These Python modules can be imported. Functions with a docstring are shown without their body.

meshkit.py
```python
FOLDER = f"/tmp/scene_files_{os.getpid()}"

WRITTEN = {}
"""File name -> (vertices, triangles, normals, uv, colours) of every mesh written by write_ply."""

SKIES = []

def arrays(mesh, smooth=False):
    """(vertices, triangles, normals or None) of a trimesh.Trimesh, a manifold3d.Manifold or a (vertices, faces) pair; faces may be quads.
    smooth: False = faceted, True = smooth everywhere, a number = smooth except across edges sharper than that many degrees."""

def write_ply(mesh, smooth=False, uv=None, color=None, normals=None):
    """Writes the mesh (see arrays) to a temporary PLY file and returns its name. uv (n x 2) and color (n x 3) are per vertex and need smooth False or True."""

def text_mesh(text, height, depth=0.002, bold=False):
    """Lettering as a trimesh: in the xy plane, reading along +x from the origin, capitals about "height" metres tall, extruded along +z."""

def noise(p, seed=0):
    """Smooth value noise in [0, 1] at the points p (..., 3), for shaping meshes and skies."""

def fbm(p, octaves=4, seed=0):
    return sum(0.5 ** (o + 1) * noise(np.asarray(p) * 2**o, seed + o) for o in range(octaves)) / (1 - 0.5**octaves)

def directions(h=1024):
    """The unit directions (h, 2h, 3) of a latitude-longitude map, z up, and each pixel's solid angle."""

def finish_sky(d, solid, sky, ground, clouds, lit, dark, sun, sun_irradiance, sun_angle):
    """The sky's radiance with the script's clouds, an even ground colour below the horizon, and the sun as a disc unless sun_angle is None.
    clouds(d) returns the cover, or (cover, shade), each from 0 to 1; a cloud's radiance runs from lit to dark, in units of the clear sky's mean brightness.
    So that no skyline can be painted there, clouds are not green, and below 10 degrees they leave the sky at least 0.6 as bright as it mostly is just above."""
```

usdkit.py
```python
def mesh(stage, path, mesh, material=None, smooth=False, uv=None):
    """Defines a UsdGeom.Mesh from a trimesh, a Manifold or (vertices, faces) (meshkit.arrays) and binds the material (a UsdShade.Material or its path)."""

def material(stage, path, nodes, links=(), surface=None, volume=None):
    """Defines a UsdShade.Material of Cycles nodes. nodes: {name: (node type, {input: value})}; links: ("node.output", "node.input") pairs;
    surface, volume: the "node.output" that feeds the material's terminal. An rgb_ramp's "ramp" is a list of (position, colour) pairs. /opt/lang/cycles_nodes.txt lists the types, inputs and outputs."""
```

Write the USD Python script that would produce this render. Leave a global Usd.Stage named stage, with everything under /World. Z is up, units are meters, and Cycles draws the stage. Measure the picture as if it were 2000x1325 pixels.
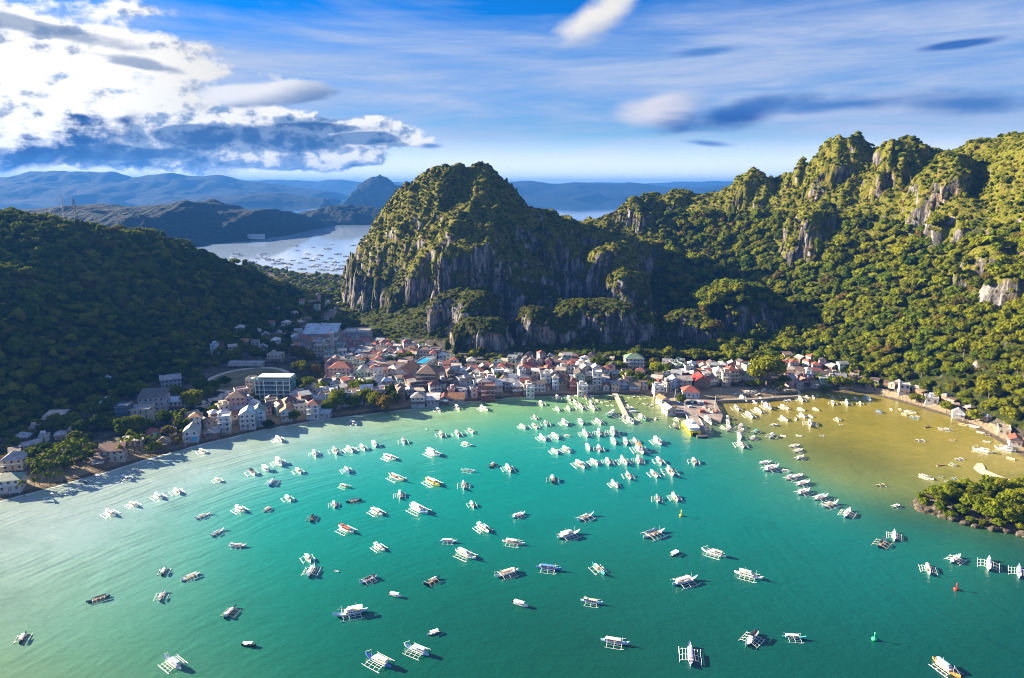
import math, random
import numpy as np
import trimesh, shapely, usdkit, meshkit
from scipy.interpolate import LinearNDInterpolator
from scipy.ndimage import gaussian_filter
from scipy.spatial import cKDTree
from pxr import Usd, UsdGeom, UsdLux, UsdShade, Gf, Sdf, Vt

stage = Usd.Stage.CreateInMemory()
UsdGeom.SetStageUpAxis(stage, "Z")
UsdGeom.SetStageMetersPerUnit(stage, 1.0)
UsdGeom.Xform.Define(stage, "/World")
UsdGeom.Scope.Define(stage, "/World/Looks")

# ------------------------------------------------------------------ camera, sky, sun, exposure
FPX, PITCH, CAMZ = 1350.0, math.radians(12.5), 150.0      # the photograph is 2000 x 1325; lens and tilt of the drone
SUN_AZ, SUN_EL = math.radians(-70), math.radians(19.5)    # from straight ahead, clockwise; above the horizon
SUN_I, SKY_S, EXPOSURE = 1.25, 0.05, 2.3
cam = UsdGeom.Camera.Define(stage, "/World/camera")
cam.CreateHorizontalApertureAttr(36.0)
cam.CreateVerticalApertureAttr(36.0 * 678 / 1024)
cam.CreateFocalLengthAttr(36.0 * FPX / 2000)
cam.CreateFStopAttr(0.0)
cam.CreateClippingRangeAttr((1.0, 60000.0))
cam.CreateExposureAttr(EXPOSURE)
_x = UsdGeom.Xformable(cam)
_x.AddTranslateOp().Set((0, 0, CAMZ))
_x.AddRotateXOp().Set(90 - math.degrees(PITCH))
SUN = np.array([math.sin(SUN_AZ) * math.cos(SUN_EL), math.cos(SUN_AZ) * math.cos(SUN_EL), math.sin(SUN_EL)])
sun = UsdLux.DistantLight.Define(stage, "/World/sun")
sun.CreateIntensityAttr(SUN_I)
sun.CreateAngleAttr(0.5)
sun.CreateNormalizeAttr(True)
sun.CreateColorAttr((1.0, 0.83, 0.58))
UsdGeom.Xformable(sun).AddRotateXYZOp().Set((90 - math.degrees(SUN_EL), 0, -math.degrees(SUN_AZ) + 180))


def ray(px, py):
    cx, cy = (px - 1000) / FPX, (662.5 - py) / FPX
    return np.array([cx, math.cos(PITCH) + cy * math.sin(PITCH), -math.sin(PITCH) + cy * math.cos(PITCH)])


def gp(px, py, z=0.0):
    """The point of the level z that the photograph shows there."""
    d = ray(px, py)
    return np.array([0, 0, CAMZ]) + d * ((z - CAMZ) / d[2])


def at(px, py, Y):
    d = ray(px, py)
    return np.array([0, 0, CAMZ]) + d * (Y / d[1])


def project(p):
    p = np.atleast_2d(p) - [0, 0, CAMZ]
    f = p[:, 1] * math.cos(PITCH) - p[:, 2] * math.sin(PITCH)
    u = p[:, 1] * math.sin(PITCH) + p[:, 2] * math.cos(PITCH)
    return 1000 + FPX * p[:, 0] / f, 662.5 - FPX * u / f, f


class Ref:
    def __init__(self, g, s): self.g, self.s = g, s
    def _m(self, t, o, swap=False, clamp=False):
        a, b = (o, self) if swap else (self, o)
        return self.g.node("math", "value", math_type=t, value1=a, value2=b, use_clamp=clamp)
    def __add__(self, o): return self._m("add", o)
    def __radd__(self, o): return self._m("add", o)
    def __sub__(self, o): return self._m("subtract", o)
    def __rsub__(self, o): return self._m("subtract", o, True)
    def __mul__(self, o): return self._m("multiply", o)
    def __rmul__(self, o): return self._m("multiply", o)
    def __truediv__(self, o): return self._m("divide", o)
    def __rtruediv__(self, o): return self._m("divide", o, True)
    def max(self, o): return self._m("maximum", o)
    def min(self, o): return self._m("minimum", o)
    def pow(self, o): return self._m("power", o)
    def ramp(self, a, b, c=0.0, d=1.0, kind="smoothstep"):
        return self.g.node("map_range", "result", range_type=kind, value=self, from_min=a, from_max=b, to_min=c, to_max=d, clamp=True)


class Graph:
    def __init__(self): self.nodes, self.links = {}, []
    def node(self, kind, out, **inp):
        name, fixed = f"n{len(self.nodes)}", {}
        self.nodes[name] = (kind, fixed)
        for k, v in inp.items():
            if isinstance(v, Ref): self.links.append((v.s, f"{name}.{k}"))
            else: fixed[k] = v
        return Ref(self, f"{name}.{out}")
    def sib(self, ref, out): return Ref(self, ref.s.split(".")[0] + "." + out)
    def noise(self, vec, scale, detail=3, rough=0.5, dist=0.0, out="fac", **k):
        return self.node("noise_texture", out, vector=vec, scale=scale, detail=float(detail), roughness=rough, distortion=dist, **k)
    def mix(self, fac, a, b, kind="mix"):
        return self.node("mix", "color", mix_type=kind, fac=fac, color1=a, color2=b)
    def mapping(self, vec, scale=(1, 1, 1), rot=(0, 0, 0), loc=(0, 0, 0)):
        return self.node("mapping", "vector", vector=vec, scale=scale, rotation=rot, location=loc)
    def xyz(self, vec):
        s = self.node("separate_xyz", "x", vector=vec)
        return s, self.sib(s, "y"), self.sib(s, "z")
    def pos(self): return self.node("geometry", "position")
    def rampc(self, fac, stops): return self.node("rgb_ramp", "color", fac=fac, ramp=stops)
    def build(self, name, surface=None, volume=None):
        return usdkit.material(stage, "/World/Looks/" + name, self.nodes, self.links, surface=surface and surface.s, volume=volume and volume.s)


# ---- the sky: physical sky with banks of cloud
def SC(r, g, b, k=1.0):
    """Sky or cloud radiance that the camera's exposure shows as the sRGB colour (0-255)."""
    f = lambda v: (v / 255 / 12.92 if v / 255 <= 0.04045 else ((v / 255 + 0.055) / 1.055) ** 2.4) * k / (SKY_S * 2 ** EXPOSURE)
    return f(r), f(g), f(b)


def sky_material():
    g = Graph()
    d = g.node("texture_coordinate", "generated")
    x, y, z = g.xyz(d)
    az = g.node("math", "value", math_type="arctan2", value1=x, value2=y)
    el = g.node("math", "value", math_type="arcsine", value1=z)
    uv = g.node("combine_xyz", "vector", x=az, y=el, z=0.0)
    sky = g.node("sky_texture", "color", sky_type="single_scattering", sun_disc=False, sun_elevation=SUN_EL, sun_rotation=SUN_AZ, air_density=1.0, aerosol_density=0.4, ozone_density=4.0)
    sky = g.node("hsv", "color", hue=0.515, saturation=2.0, value=0.62, fac=1.0, color=sky)
    sky = g.mix(1.0, sky, (0.35, 0.95, 1.1), "multiply")
    # high thin cirrus, drawn out sideways
    N = lambda v, s, dt, r=0.55, ds=0.0: (g.noise(v, s, dt, r, ds) - 0.5) * 4.0          # about -1 .. 1
    ci = N(g.mapping(uv, scale=(1.0, 5.0, 1), rot=(0, 0, 0.16), loc=(0.37, 0.1, 0)), 2.6, 6, 0.58, 0.7)
    ci2 = N(g.mapping(uv, scale=(1.0, 11, 1), rot=(0, 0, -0.10), loc=(2.37, 0.6, 0)), 4.0, 8, 0.66, 0.4)
    band = el.ramp(0.245, 0.15, 0.0, 1.0) + el.ramp(0.30, 0.55, 0.0, 0.75)  # second term: unseen cirrus added higher up to brighten the fill light
    veil = (band * 0.90 + ci * 0.46 + ci2 * 0.20 + 0.02).ramp(0.0, 1.05, 0.0, 0.95, "linear")
    pale = g.mix((ci2 * 0.5 + ci * 0.4).ramp(-0.7, 0.9), SC(150, 182, 230), SC(202, 212, 236))
    pale = g.mix(el.ramp(0.10, 0.02), pale, SC(190, 210, 240))
    c = g.mix(veil, sky, pale)
    c = g.mix(el.ramp(0.075, 0.005) * 0.95, c, SC(232, 234, 244, 1.9))
    n1 = N(g.mapping(uv, scale=(1, 1.6, 1)), 11.0, 8, 0.58, 0.25)
    n2 = N(g.mapping(uv, scale=(1, 1.7, 1), loc=(3.1, 1.2, 0)), 19.0, 7, 0.6)
    n3 = N(g.mapping(uv, scale=(1, 4.5, 1), loc=(1.1, 5.2, 0)), 7.0, 6, 0.52)

    def ang(px, py):
        r = ray(px, py); r = r / np.linalg.norm(r)
        return math.atan2(r[0], r[1]), math.asin(r[2])

    def ell(px, py, rx, ry, rot=0.0):
        a, e = ang(px, py)
        u, v = az - a, el - e
        c_, s_ = math.cos(rot), math.sin(rot)
        p, q = (u * c_ + v * s_) / (rx / FPX), (v * c_ - u * s_) / (ry / FPX)
        return p * p + q * q, p, q

    def cover(shapes, noise, amp, soft):
        m = None
        for s in shapes:
            f = 1.0 - ell(*s)[0].pow(0.5)
            m = f if m is None else m.max(f)
        return (m + noise * amp).ramp(0.0, soft)

    # relief: cloud is bright where it thins out towards the sun, grey behind
    def relief(sc, dt, k, off, ofs=(0, 0, 0)):
        q = dict(scale=(1, 1.5, 1))
        A = g.noise(g.mapping(uv, loc=ofs, **q), sc, dt, 0.6)
        B = g.noise(g.mapping(uv, loc=(ofs[0] - off, ofs[1] + off * 1.2, 0), **q), sc, dt, 0.6)
        return (A - 0.5) * 4.0, (A - B) * k
    m1, r1 = relief(10.0, 9, 7.0, 0.016, (4.2, 1.3, 0))
    m2, r2 = relief(24.0, 8, 6.0, 0.009, (0.7, 8.1, 0))
    # towering grey-white bank low on the left, its undersides in shade
    bank = [(330, 268, 250, 66), (470, 262, 170, 58), (650, 262, 180, 38), (220, 245, 190, 70), (330, 230, 130, 44), (500, 300, 260, 30)]
    lit = r1 * 0.8 + r2 * 0.55 + (el - ang(0, 276)[1]) * 11.0
    tone = g.mix(lit.ramp(-0.95, -0.1), SC(66, 104, 160), SC(150, 172, 204))
    tone = g.mix(lit.ramp(-0.15, 0.6), tone, SC(253, 250, 244, 1.1))
    c = g.mix(cover(bank, m1 * 0.8 + m2 * 0.45, 0.42, 0.16), c, tone)
    dk = g.mix((r1 + r2 * 0.6).ramp(-0.5, 0.7), SC(44, 88, 148), SC(96, 132, 182))
    c = g.mix(cover([(560, 272, 130, 26, -0.05), (705, 270, 80, 15), (620, 250, 110, 14), (395, 265, 90, 20), (250, 300, 120, 14)], m1 + m2 * 0.7, 0.42, 0.3) * 0.9, c, dk)
    # dark blue cloud at the left
    c = g.mix(cover([(20, 255, 190, 50, 0.12), (-170, 252, 280, 70)], m1 + m2 * 0.5, 0.26, 0.25), c, g.mix((r1 + r2).ramp(-0.8, 1.0), SC(24, 70, 138), SC(70, 114, 174)))
    # the sunlit bank above it, brightest towards the sun
    hot = az.ramp(ang(470, 100)[0], ang(40, 100)[0], 0.9, 1.35)
    white = g.node("combine_xyz", "vector", x=hot * SC(255, 0, 0)[0], y=hot * SC(0, 252, 0)[1], z=hot * SC(0, 0, 244)[2])
    grey = (0.0 - r1 * 0.8 - r2 * 0.6 + n3 * 0.35).ramp(0.0, 1.0) * 0.85
    c = g.mix(cover([(60, 84, 320, 84, -0.12), (310, 126, 150, 34, -0.1), (20, 172, 190, 34, -0.15), (-220, 90, 360, 140)], m1 * 0.75 + m2 * 0.45 + n3 * 0.6, 0.46, 0.30), c, g.mix(grey, white, SC(140, 160, 192)))
    c = g.mix(cover([(30, 42, 170, 14, -0.13), (290, 130, 90, 12, -0.1)], n3 + m2 * 0.5, 0.5, 0.6) * 0.75, c, SC(110, 136, 176))

    # lens-shaped clouds
    def lens(c, px, py, rx, ry, rot, lit, dark, amp=0.3, along=0.0, split=0.0, soft=0.45):
        f, p, q = ell(px, py, rx, ry, rot)
        col = g.mix((p * along - q * (1 - abs(along)) + split + n3 * 0.25).ramp(-0.45, 0.5), SC(*lit), SC(*dark))
        return g.mix((1.0 - f.pow(0.5) + n3 * amp * 0.6 + n1 * amp * 0.5).ramp(0.0, soft), c, col)
    c = lens(c, 525, 184, 120, 24, 0.05, (246, 246, 248), (110, 140, 186), 0.5, 0.5, -0.2, 0.35)
    c = lens(c, 1162, 38, 118, 36, 0.44, (248, 244, 238), (186, 198, 220), 0.42, 0.0, -0.3, 0.7)
    c = lens(c, 1310, 212, 110, 44, 0.10, (230, 228, 236), (120, 155, 210), 0.5, 0.9, -0.3, 0.8)
    c = lens(c, 1430, 224, 190, 30, 0.16, (58, 108, 180), (40, 90, 168), 0.5, 0, 0, 0.8)
    c = lens(c, 1640, 205, 230, 20, 0.02, (84, 132, 200), (78, 126, 196), 0.4, 0, 0, 0.9)
    c = lens(c, 1900, 204, 130, 24, -0.03, (84, 130, 196), (80, 126, 192), 0.42, 0, 0, 0.9)
    c = lens(c, 1872, 87, 75, 9, 0.05, (62, 112, 188), (62, 112, 188), 0.25, 0, 0, 0.6)
    c = lens(c, 1370, 102, 80, 11, 0.06, (92, 140, 208), (92, 140, 208), 0.3, 0, 0, 0.8)
    c = lens(c, 1380, 280, 60, 8, -0.1, (112, 150, 208), (112, 150, 208), 0.3, 0, 0, 0.9)
    c = lens(c, 840, 285, 30, 7, 0, (120, 152, 205), (120, 152, 205), 0.3, 0, 0, 0.9)
    # small fair-weather clouds low over the horizon, all the way round
    low = el.ramp(0.004, 0.018) * el.ramp(0.06, 0.03)
    c = g.mix((n1 * 0.6 + n2 * 0.5 - 0.35).ramp(0.0, 0.5) * low * 0.8, c, SC(232, 232, 238))
    bg = g.node("background_shader", "background", color=c, strength=SKY_S)
    return g.build("sky", bg)


dome = UsdLux.DomeLight.Define(stage, "/World/sky")
dome.CreateIntensityAttr(1.0)
UsdShade.MaterialBindingAPI.Apply(dome.GetPrim()).Bind(sky_material())
dome.GetPrim().SetCustomDataByKey("kind", "structure")

# ------------------------------------------------------------------ naming and tagging
_count = {}


def numbered(parent, name):
    k = (parent, name)
    n = _count.get(k, 0)
    _count[k] = n + 1
    return f"{parent}/{name}" + (f"_{n:03d}" if n else "")


def tag(p, label=None, cat=None, group=None, kind=None):
    p = p.GetPrim() if hasattr(p, "GetPrim") else p
    for k, v in (("label", label), ("category", cat), ("group", group), ("kind", kind)):
        if v: p.SetCustomDataByKey(k, v)
    return p


def obj(name, mesh, material, parent="/World", smooth=False):
    parent = parent if isinstance(parent, str) else str(parent.GetPath())
    return usdkit.mesh(stage, numbered(parent, name), mesh, material, smooth=smooth)


def thing(name, loc=(0, 0, 0), rz=0.0, scale=None, label=None, cat=None, group=None):
    x = UsdGeom.Xform.Define(stage, numbered("/World", name))
    x.AddTranslateOp().Set(Gf.Vec3d(*map(float, loc)))
    x.AddRotateZOp().Set(math.degrees(rz))
    if scale is not None: x.AddScaleOp().Set(Gf.Vec3f(*([float(scale)] * 3 if np.ndim(scale) == 0 else map(float, scale))))
    tag(x, label, cat, group)
    return x


def copy_of(src, name, loc, rz=0.0, scale=None, label=None, cat=None, group=None):
    x = thing(name, loc, rz, scale, label, cat, group)
    p = x.GetPrim()
    p.GetReferences().AddInternalReference(src if isinstance(src, Sdf.Path) else src.GetPath())
    p.SetInstanceable(True)
    return x


# ------------------------------------------------------------------ materials
def flat_mat(name, rgb, rough=0.6, metal=0.0, vary=0.12, scale=3.0, spec=0.5):
    g = Graph()
    n = g.noise(g.pos(), scale, 4, 0.6)
    c = g.mix(n.ramp(0.3, 0.7), tuple(v * (1 - vary) for v in rgb), tuple(min(1, v * (1 + vary)) for v in rgb))
    b = g.node("principled_bsdf", "BSDF", base_color=c, roughness=rough, metallic=metal, specular_ior_level=spec)
    return g.build(name, b)


def foliage_mat(name, dark, light, olive):
    g = Graph()
    p = g.pos()
    a = g.noise(p, 0.09, 3, 0.6)
    b = g.noise(p, 0.5, 2, 0.5)
    r = g.node("object_info", "random")
    c = g.mix((a * 0.5 + b * 0.35 + r * 0.55 - 0.2).ramp(0.2, 0.8), dark, light)
    c = g.mix(g.noise(p, 0.022, 2, 0.5).ramp(0.42, 0.66) * 0.6 + r.ramp(0.7, 1.0) * 0.35, c, olive)
    d = g.node("diffuse_bsdf", "BSDF", color=c)
    t = g.node("translucent_bsdf", "BSDF", color=c)
    m = g.node("mix_closure", "closure", fac=0.3, closure1=d, closure2=t)
    return g.build(name, m)


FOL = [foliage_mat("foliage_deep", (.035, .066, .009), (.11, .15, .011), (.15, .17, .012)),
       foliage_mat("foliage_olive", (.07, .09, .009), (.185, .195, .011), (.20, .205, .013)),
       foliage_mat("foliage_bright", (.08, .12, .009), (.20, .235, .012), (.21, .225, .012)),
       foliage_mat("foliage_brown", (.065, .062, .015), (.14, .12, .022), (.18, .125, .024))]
BARK = flat_mat("bark", (.12, .09, .065), 0.9)



# ------------------------------------------------------------------ the lie of the land
SHORE_PX = [(-420, 1100), (-200, 1045), (0, 978), (100, 952), (200, 924), (300, 893), (400, 866), (500, 842), (600, 824), (700, 811), (800, 799), (900, 786),
            (1000, 777), (1100, 773), (1190, 771), (1255, 771), (1283, 779), (1296, 792), (1392, 792), (1398, 779), (1480, 777), (1556, 771), (1580, 764), (1640, 765), (1700, 771), (1750, 783),
            (1800, 798), (1850, 813), (1900, 834), (1950, 861), (2000, 893), (2100, 960), (2250, 1060)]
SHORE = [tuple(gp(*p)[:2]) for p in SHORE_PX]
BACK = [(560, 700), (560, 1180), (330, 1240), (150, 1090), (60, 1040), (-60, 1060), (-150, 1130), (-262, 1185), (-345, 1208), (-412, 1245), (-545, 1420), (-650, 1590), (-1100, 1590), (-1100, 330)]
LAND = shapely.Polygon(SHORE + BACK).buffer(0)
shapely.prepare(LAND)
_edge = np.array([p.coords[0] for p in shapely.points(shapely.get_coordinates(shapely.segmentize(LAND.exterior, 2.0)))])
_edge_tree = cKDTree(_edge)


def inland(x, y):
    """Metres from the waterline, positive on land."""
    d = _edge_tree.query(np.stack([x, y], -1))[0]
    return np.where(shapely.contains_xy(LAND, x, y), d, -d)


STEP = 3.0
XS, YS = np.arange(-900, 640, STEP), np.arange(215, 1320, STEP)
GX, GY = np.meshgrid(XS, YS)
SD = inland(GX.ravel(), GY.ravel()).reshape(GX.shape)
ctrl = []
for px, py, Y in [
    # left hill: spur towards the camera, main ridge running away to the right
    (-250, 470, 560), (-60, 560, 500), (60, 500, 590), (60, 428, 670), (-100, 405, 700), (170, 430, 690), (300, 452, 715), (420, 492, 775), (520, 547, 850),
    (-300, 620, 430),
    # right-hand ridge
    (1180, 425, 880), (1240, 388, 880), (1280, 384, 890), (1330, 374, 880), (1400, 372, 870), (1440, 352, 850), (1490, 346, 830), (1560, 335, 800), (1640, 300, 770), (1700, 300, 750), (1760, 296, 725), (1850, 300, 690),
    (1930, 274, 650), (2000, 243, 610), (2100, 215, 560), (2250, 190, 500),
    # its slope
    (1500, 560, 712), (1600, 560, 670), (1700, 560, 620), (1800, 560, 580), (1900, 560, 540), (2000, 560, 500), (1420, 480, 778), (1600, 440, 727), (1750, 420, 660), (1900, 420, 600), (2000, 420, 555),
    (1300, 470, 818), (1300, 600, 748), (1400, 600, 728), (1480, 640, 665), (2050, 700, 430), (2150, 560, 440),
]:
    ctrl.append(at(px, py, Y))
for px, py, Y in [(1180, 425, 880), (1240, 388, 880), (1330, 374, 880), (1400, 372, 870), (1440, 352, 850), (1490, 346, 830), (1560, 335, 800), (1640, 300, 770), (1760, 296, 725), (1850, 300, 690), (1930, 274, 650)]:
    ctrl.append(at(px, py, Y) + [10, 42, 0])           # the crest is broad
for px, py, z in [
    # foot of the left hill, then the town's flat
    (-200, 930, 4), (0, 845, 4), (100, 800, 5), (200, 772, 5), (300, 738, 5), (420, 692, 5), (500, 640, 6), (560, 602, 7), (610, 575, 7), (640, 545, 3),
    (0, 920, 4), (200, 850, 4), (330, 780, 4), (480, 740, 4), (640, 760, 4), (640, 640, 5), (660, 590, 6), (760, 660, 5), (800, 720, 4), (900, 740, 4), (1000, 730, 4), (1100, 720, 5), (1200, 718, 5), (1300, 725, 5), (1400, 722, 5),
    (1500, 715, 6), (1580, 715, 6), (1640, 738, 4), (1700, 752, 4), (1800, 783, 4), (1900, 812, 4), (2000, 850, 4), (2150, 920, 4), (2300, 1000, 4)]:
    ctrl.append(gp(px, py, z))
ctrl += [np.array(p, float) for p in [
    (-900, 1318, 3), (-600, 1300, 3), (-560, 1100, 4), (-330, 1100, 4), (-250, 1100, 4), (-800, 900, 60), (-900, 600, 90), (-900, 300, 4), (-640, 215, 4), (640, 1318, 3), (300, 1180, 3), (640, 900, 120), (450, 1000, 60),
    (300, 1050, 50), (180, 1020, 25), (0, 1010, 4), (-100, 1030, 4), (640, 215, 40), (640, 420, 190), (640, 300, 110), (0, 215, 4), (-300, 1318, 3), (0, 1318, 3)]]
ctrl = np.array(ctrl)
BASE = LinearNDInterpolator(ctrl[:, :2], ctrl[:, 2])(GX, GY)
BASE = gaussian_filter(np.nan_to_num(BASE, nan=3.0), 5)
P3 = np.stack([GX, GY, 0 * GX], -1)
hilly = np.clip((BASE - 8) / 25, 0, 1)
right = np.clip((GX - 60) / 120, 0, 1)
BASE = BASE + hilly * (meshkit.fbm(P3 / 70.0, 3, 5) - 0.5) * (16 + 12 * right) + hilly * (meshkit.fbm(P3 / 22.0, 2, 8) - 0.5) * 6
# gullies that run down the right-hand slope
HT = BASE
WX = (meshkit.fbm(P3 / 26.0, 4, 21) - 0.5) * 34 + (meshkit.fbm(P3 / 9.0, 2, 23) - 0.5) * 9
WY = (meshkit.fbm(P3 / 26.0, 4, 22) - 0.5) * 34 + (meshkit.fbm(P3 / 9.0, 2, 24) - 0.5) * 9


def tower(px, py, Y, rx, ry, n=3.5, rot=0.0, warp=1.0, lean=0.0):
    """A steep-sided karst tower whose top the photograph shows at (px, py)."""
    global HT
    c = at(px, py, Y)
    x, y = GX - c[0] + WX * warp, GY - c[1] + WY * warp
    u, v = x * math.cos(rot) + y * math.sin(rot), y * math.cos(rot) - x * math.sin(rot)
    r = ((np.abs(u) / rx) ** 2 + (np.abs(v) / ry) ** 2) ** 0.5
    top = np.clip(1 - np.minimum(r, 1) ** n, 0, 1) ** (1 / n)
    h = np.where(r < 1, (c[2] + 1) * top - 4 + lean * u, -50)
    HT = np.maximum(HT, h)


# the great massif: an irregular roof with sheer edges
MASSIF = shapely.Polygon([(-214, 862), (-186, 790), (-140, 752), (-92, 722), (-52, 700), (-20, 690), (6, 706), (52, 728), (96, 742), (140, 752), (165, 800), (168, 905), (70, 930), (-10, 940), (-120, 960), (-200, 990), (-232, 940)])
roof = np.array([at(*p) for p in [(785, 360, 852), (822, 332, 840), (845, 322, 832), (880, 314, 822), (930, 315, 824), (966, 330, 828), (984, 352, 832), (1000, 384, 838), (1030, 410, 846), (1052, 414, 850), (1090, 434, 805), (1150, 456, 795), (1200, 470, 790),
                                  (880, 432, 742), (950, 436, 738), (1000, 442, 750), (1060, 440, 765), (1115, 438, 775), (730, 428, 850), (702, 474, 858), (684, 510, 876), (722, 505, 795), (752, 565, 772),
                                  (800, 430, 792), (832, 480, 752), (800, 545, 736), (850, 540, 716), (760, 388, 850), (870, 500, 715), (900, 470, 708), (850, 400, 780), (900, 380, 790), (960, 400, 770), (1180, 500, 770), (1230, 470, 800), (1000, 500, 730), (1100, 520, 745)]]
                + [(-190, 940, 60), (-120, 950, 95), (-20, 930, 110), (60, 920, 100), (160, 890, 100), (-230, 950, 20), (-205, 862, 25), (-150, 755, 28)])
near = LinearNDInterpolator(roof[:, :2], roof[:, 2])(GX, GY)
far_ = roof[cKDTree(roof[:, :2]).query(np.stack([GX.ravel(), GY.ravel()], -1))[1], 2].reshape(GX.shape)
roof_z = gaussian_filter(np.where(np.isnan(near), far_, near), 1.1) - 2.5 + (meshkit.fbm(P3 / 24.0, 3, 31) - 0.5) * 18
_mx, _my = GX + WX * 0.9, GY + WY * 0.9
_e = shapely.get_coordinates(shapely.segmentize(MASSIF.exterior, 2.0))
_d = cKDTree(_e).query(np.stack([_mx.ravel(), _my.ravel()], -1))[0].reshape(GX.shape)
_d = np.where(shapely.contains_xy(MASSIF, _mx.ravel(), _my.ravel()).reshape(GX.shape), _d, -_d)
wall = np.clip((_d + 2) / 11, 0, 1)
wall = wall * wall * (3 - 2 * wall)
HT = np.where(_d > -2, np.maximum(HT, HT + (roof_z - HT) * wall), HT)
# buttress, front towers and cliffs
tower(925, 612, 628, 30, 30, 3.0)
tower(915, 560, 672, 32, 40, 3.0)
tower(905, 470, 715, 26, 32, 3.5)
tower(1046, 594, 632, 24, 30, 3.0)
tower(1110, 612, 640, 46, 34, 4.0)
tower(1170, 580, 642, 44, 36, 3.5)
tower(1215, 600, 640, 30, 32, 4.0)
tower(1225, 520, 690, 30, 34, 3.0)
tower(1200, 470, 730, 34, 36, 3.0)
tower(1350, 600, 632, 27, 27, 3.4, warp=.6)
tower(1438, 558, 656, 40, 34, 2.9, warp=.6)
tower(1275, 650, 628, 18, 20, 3.0)
tower(1050, 520, 715, 34, 28, 2.6)
tower(1105, 450, 745, 40, 26, 2.6)
tower(1042, 408, 840, 30, 26, 2.4)
# crags along the right-hand ridge
tower(1240, 384, 870, 32, 40, 2.6)
tower(1322, 370, 880, 34, 40, 2.4)
tower(1478, 328, 830, 42, 44, 2.3, warp=.7)
tower(1578, 312, 790, 16, 20, 4.0, warp=0.6)
tower(1655, 263, 775, 54, 50, 2.6, warp=.7)
tower(1765, 267, 725, 50, 46, 2.8, warp=.7)
tower(1860, 292, 650, 46, 50, 2.4, warp=.7)
tower(1935, 268, 655, 40, 44, 2.4)
tower(1600, 392, 735, 34, 40, 2.6)
tower(1915, 470, 560, 32, 38, 3.0)
tower(1992, 515, 508, 32, 38, 3.0)
tower(1900, 372, 615, 50, 50, 2.6, warp=.7)
# sharp crests and pinnacles of weathered limestone
ridged = (1 - np.abs(2 * meshkit.fbm(P3 / 30.0, 3, 55) - 1)) ** 5
karst_zone = np.clip((HT - 55) / 40, 0, 1) * np.where((GX > -240) & (GX < 190), 1.0, np.clip((HT - 105) / 50, 0, 1)) * np.clip((GX + 250) / 20, 0, 1)
HT = HT + karst_zone * (ridged - 0.35) * 8
for px, py, Y, r in [(836, 336, 842, 9), (868, 316, 826, 10), (925, 318, 824, 11), (955, 330, 828, 9), (1030, 404, 842, 8), (1070, 424, 800, 9), (1118, 432, 775, 9), (1095, 440, 760, 8), (1150, 450, 770, 9), (1010, 430, 748, 8), (955, 428, 735, 8), (885, 428, 738, 9), (780, 372, 852, 9), (745, 420, 850, 9),
                     (1545, 330, 800, 11), (1445, 350, 840, 12), (1590, 310, 785, 9), (1210, 402, 875, 10), (1270, 382, 875, 10)]:
    tower(px, py, Y, r * 1.25, r * 1.25, 3.0, warp=0.35)
coast = np.where(SD > 0, np.minimum(SD * 0.085, 2.2) + np.clip((SD - 26) / 60, 0, 1) * 2.0, np.maximum(SD * 0.06, -9))
blend = np.clip((SD - 6) / 30, 0, 1)
hill = np.where(HT > 6.5, HT, np.minimum(HT, 4.2))
HT = coast * (1 - blend) + np.maximum(coast, hill) * blend
HT = np.where(SD < 4, np.minimum(HT, coast), HT)
# the concrete quay is built up separately, the breakwater too
SAND_MASK = (SD > -30) & (SD < 26) & (HT < 4.5)


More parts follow.
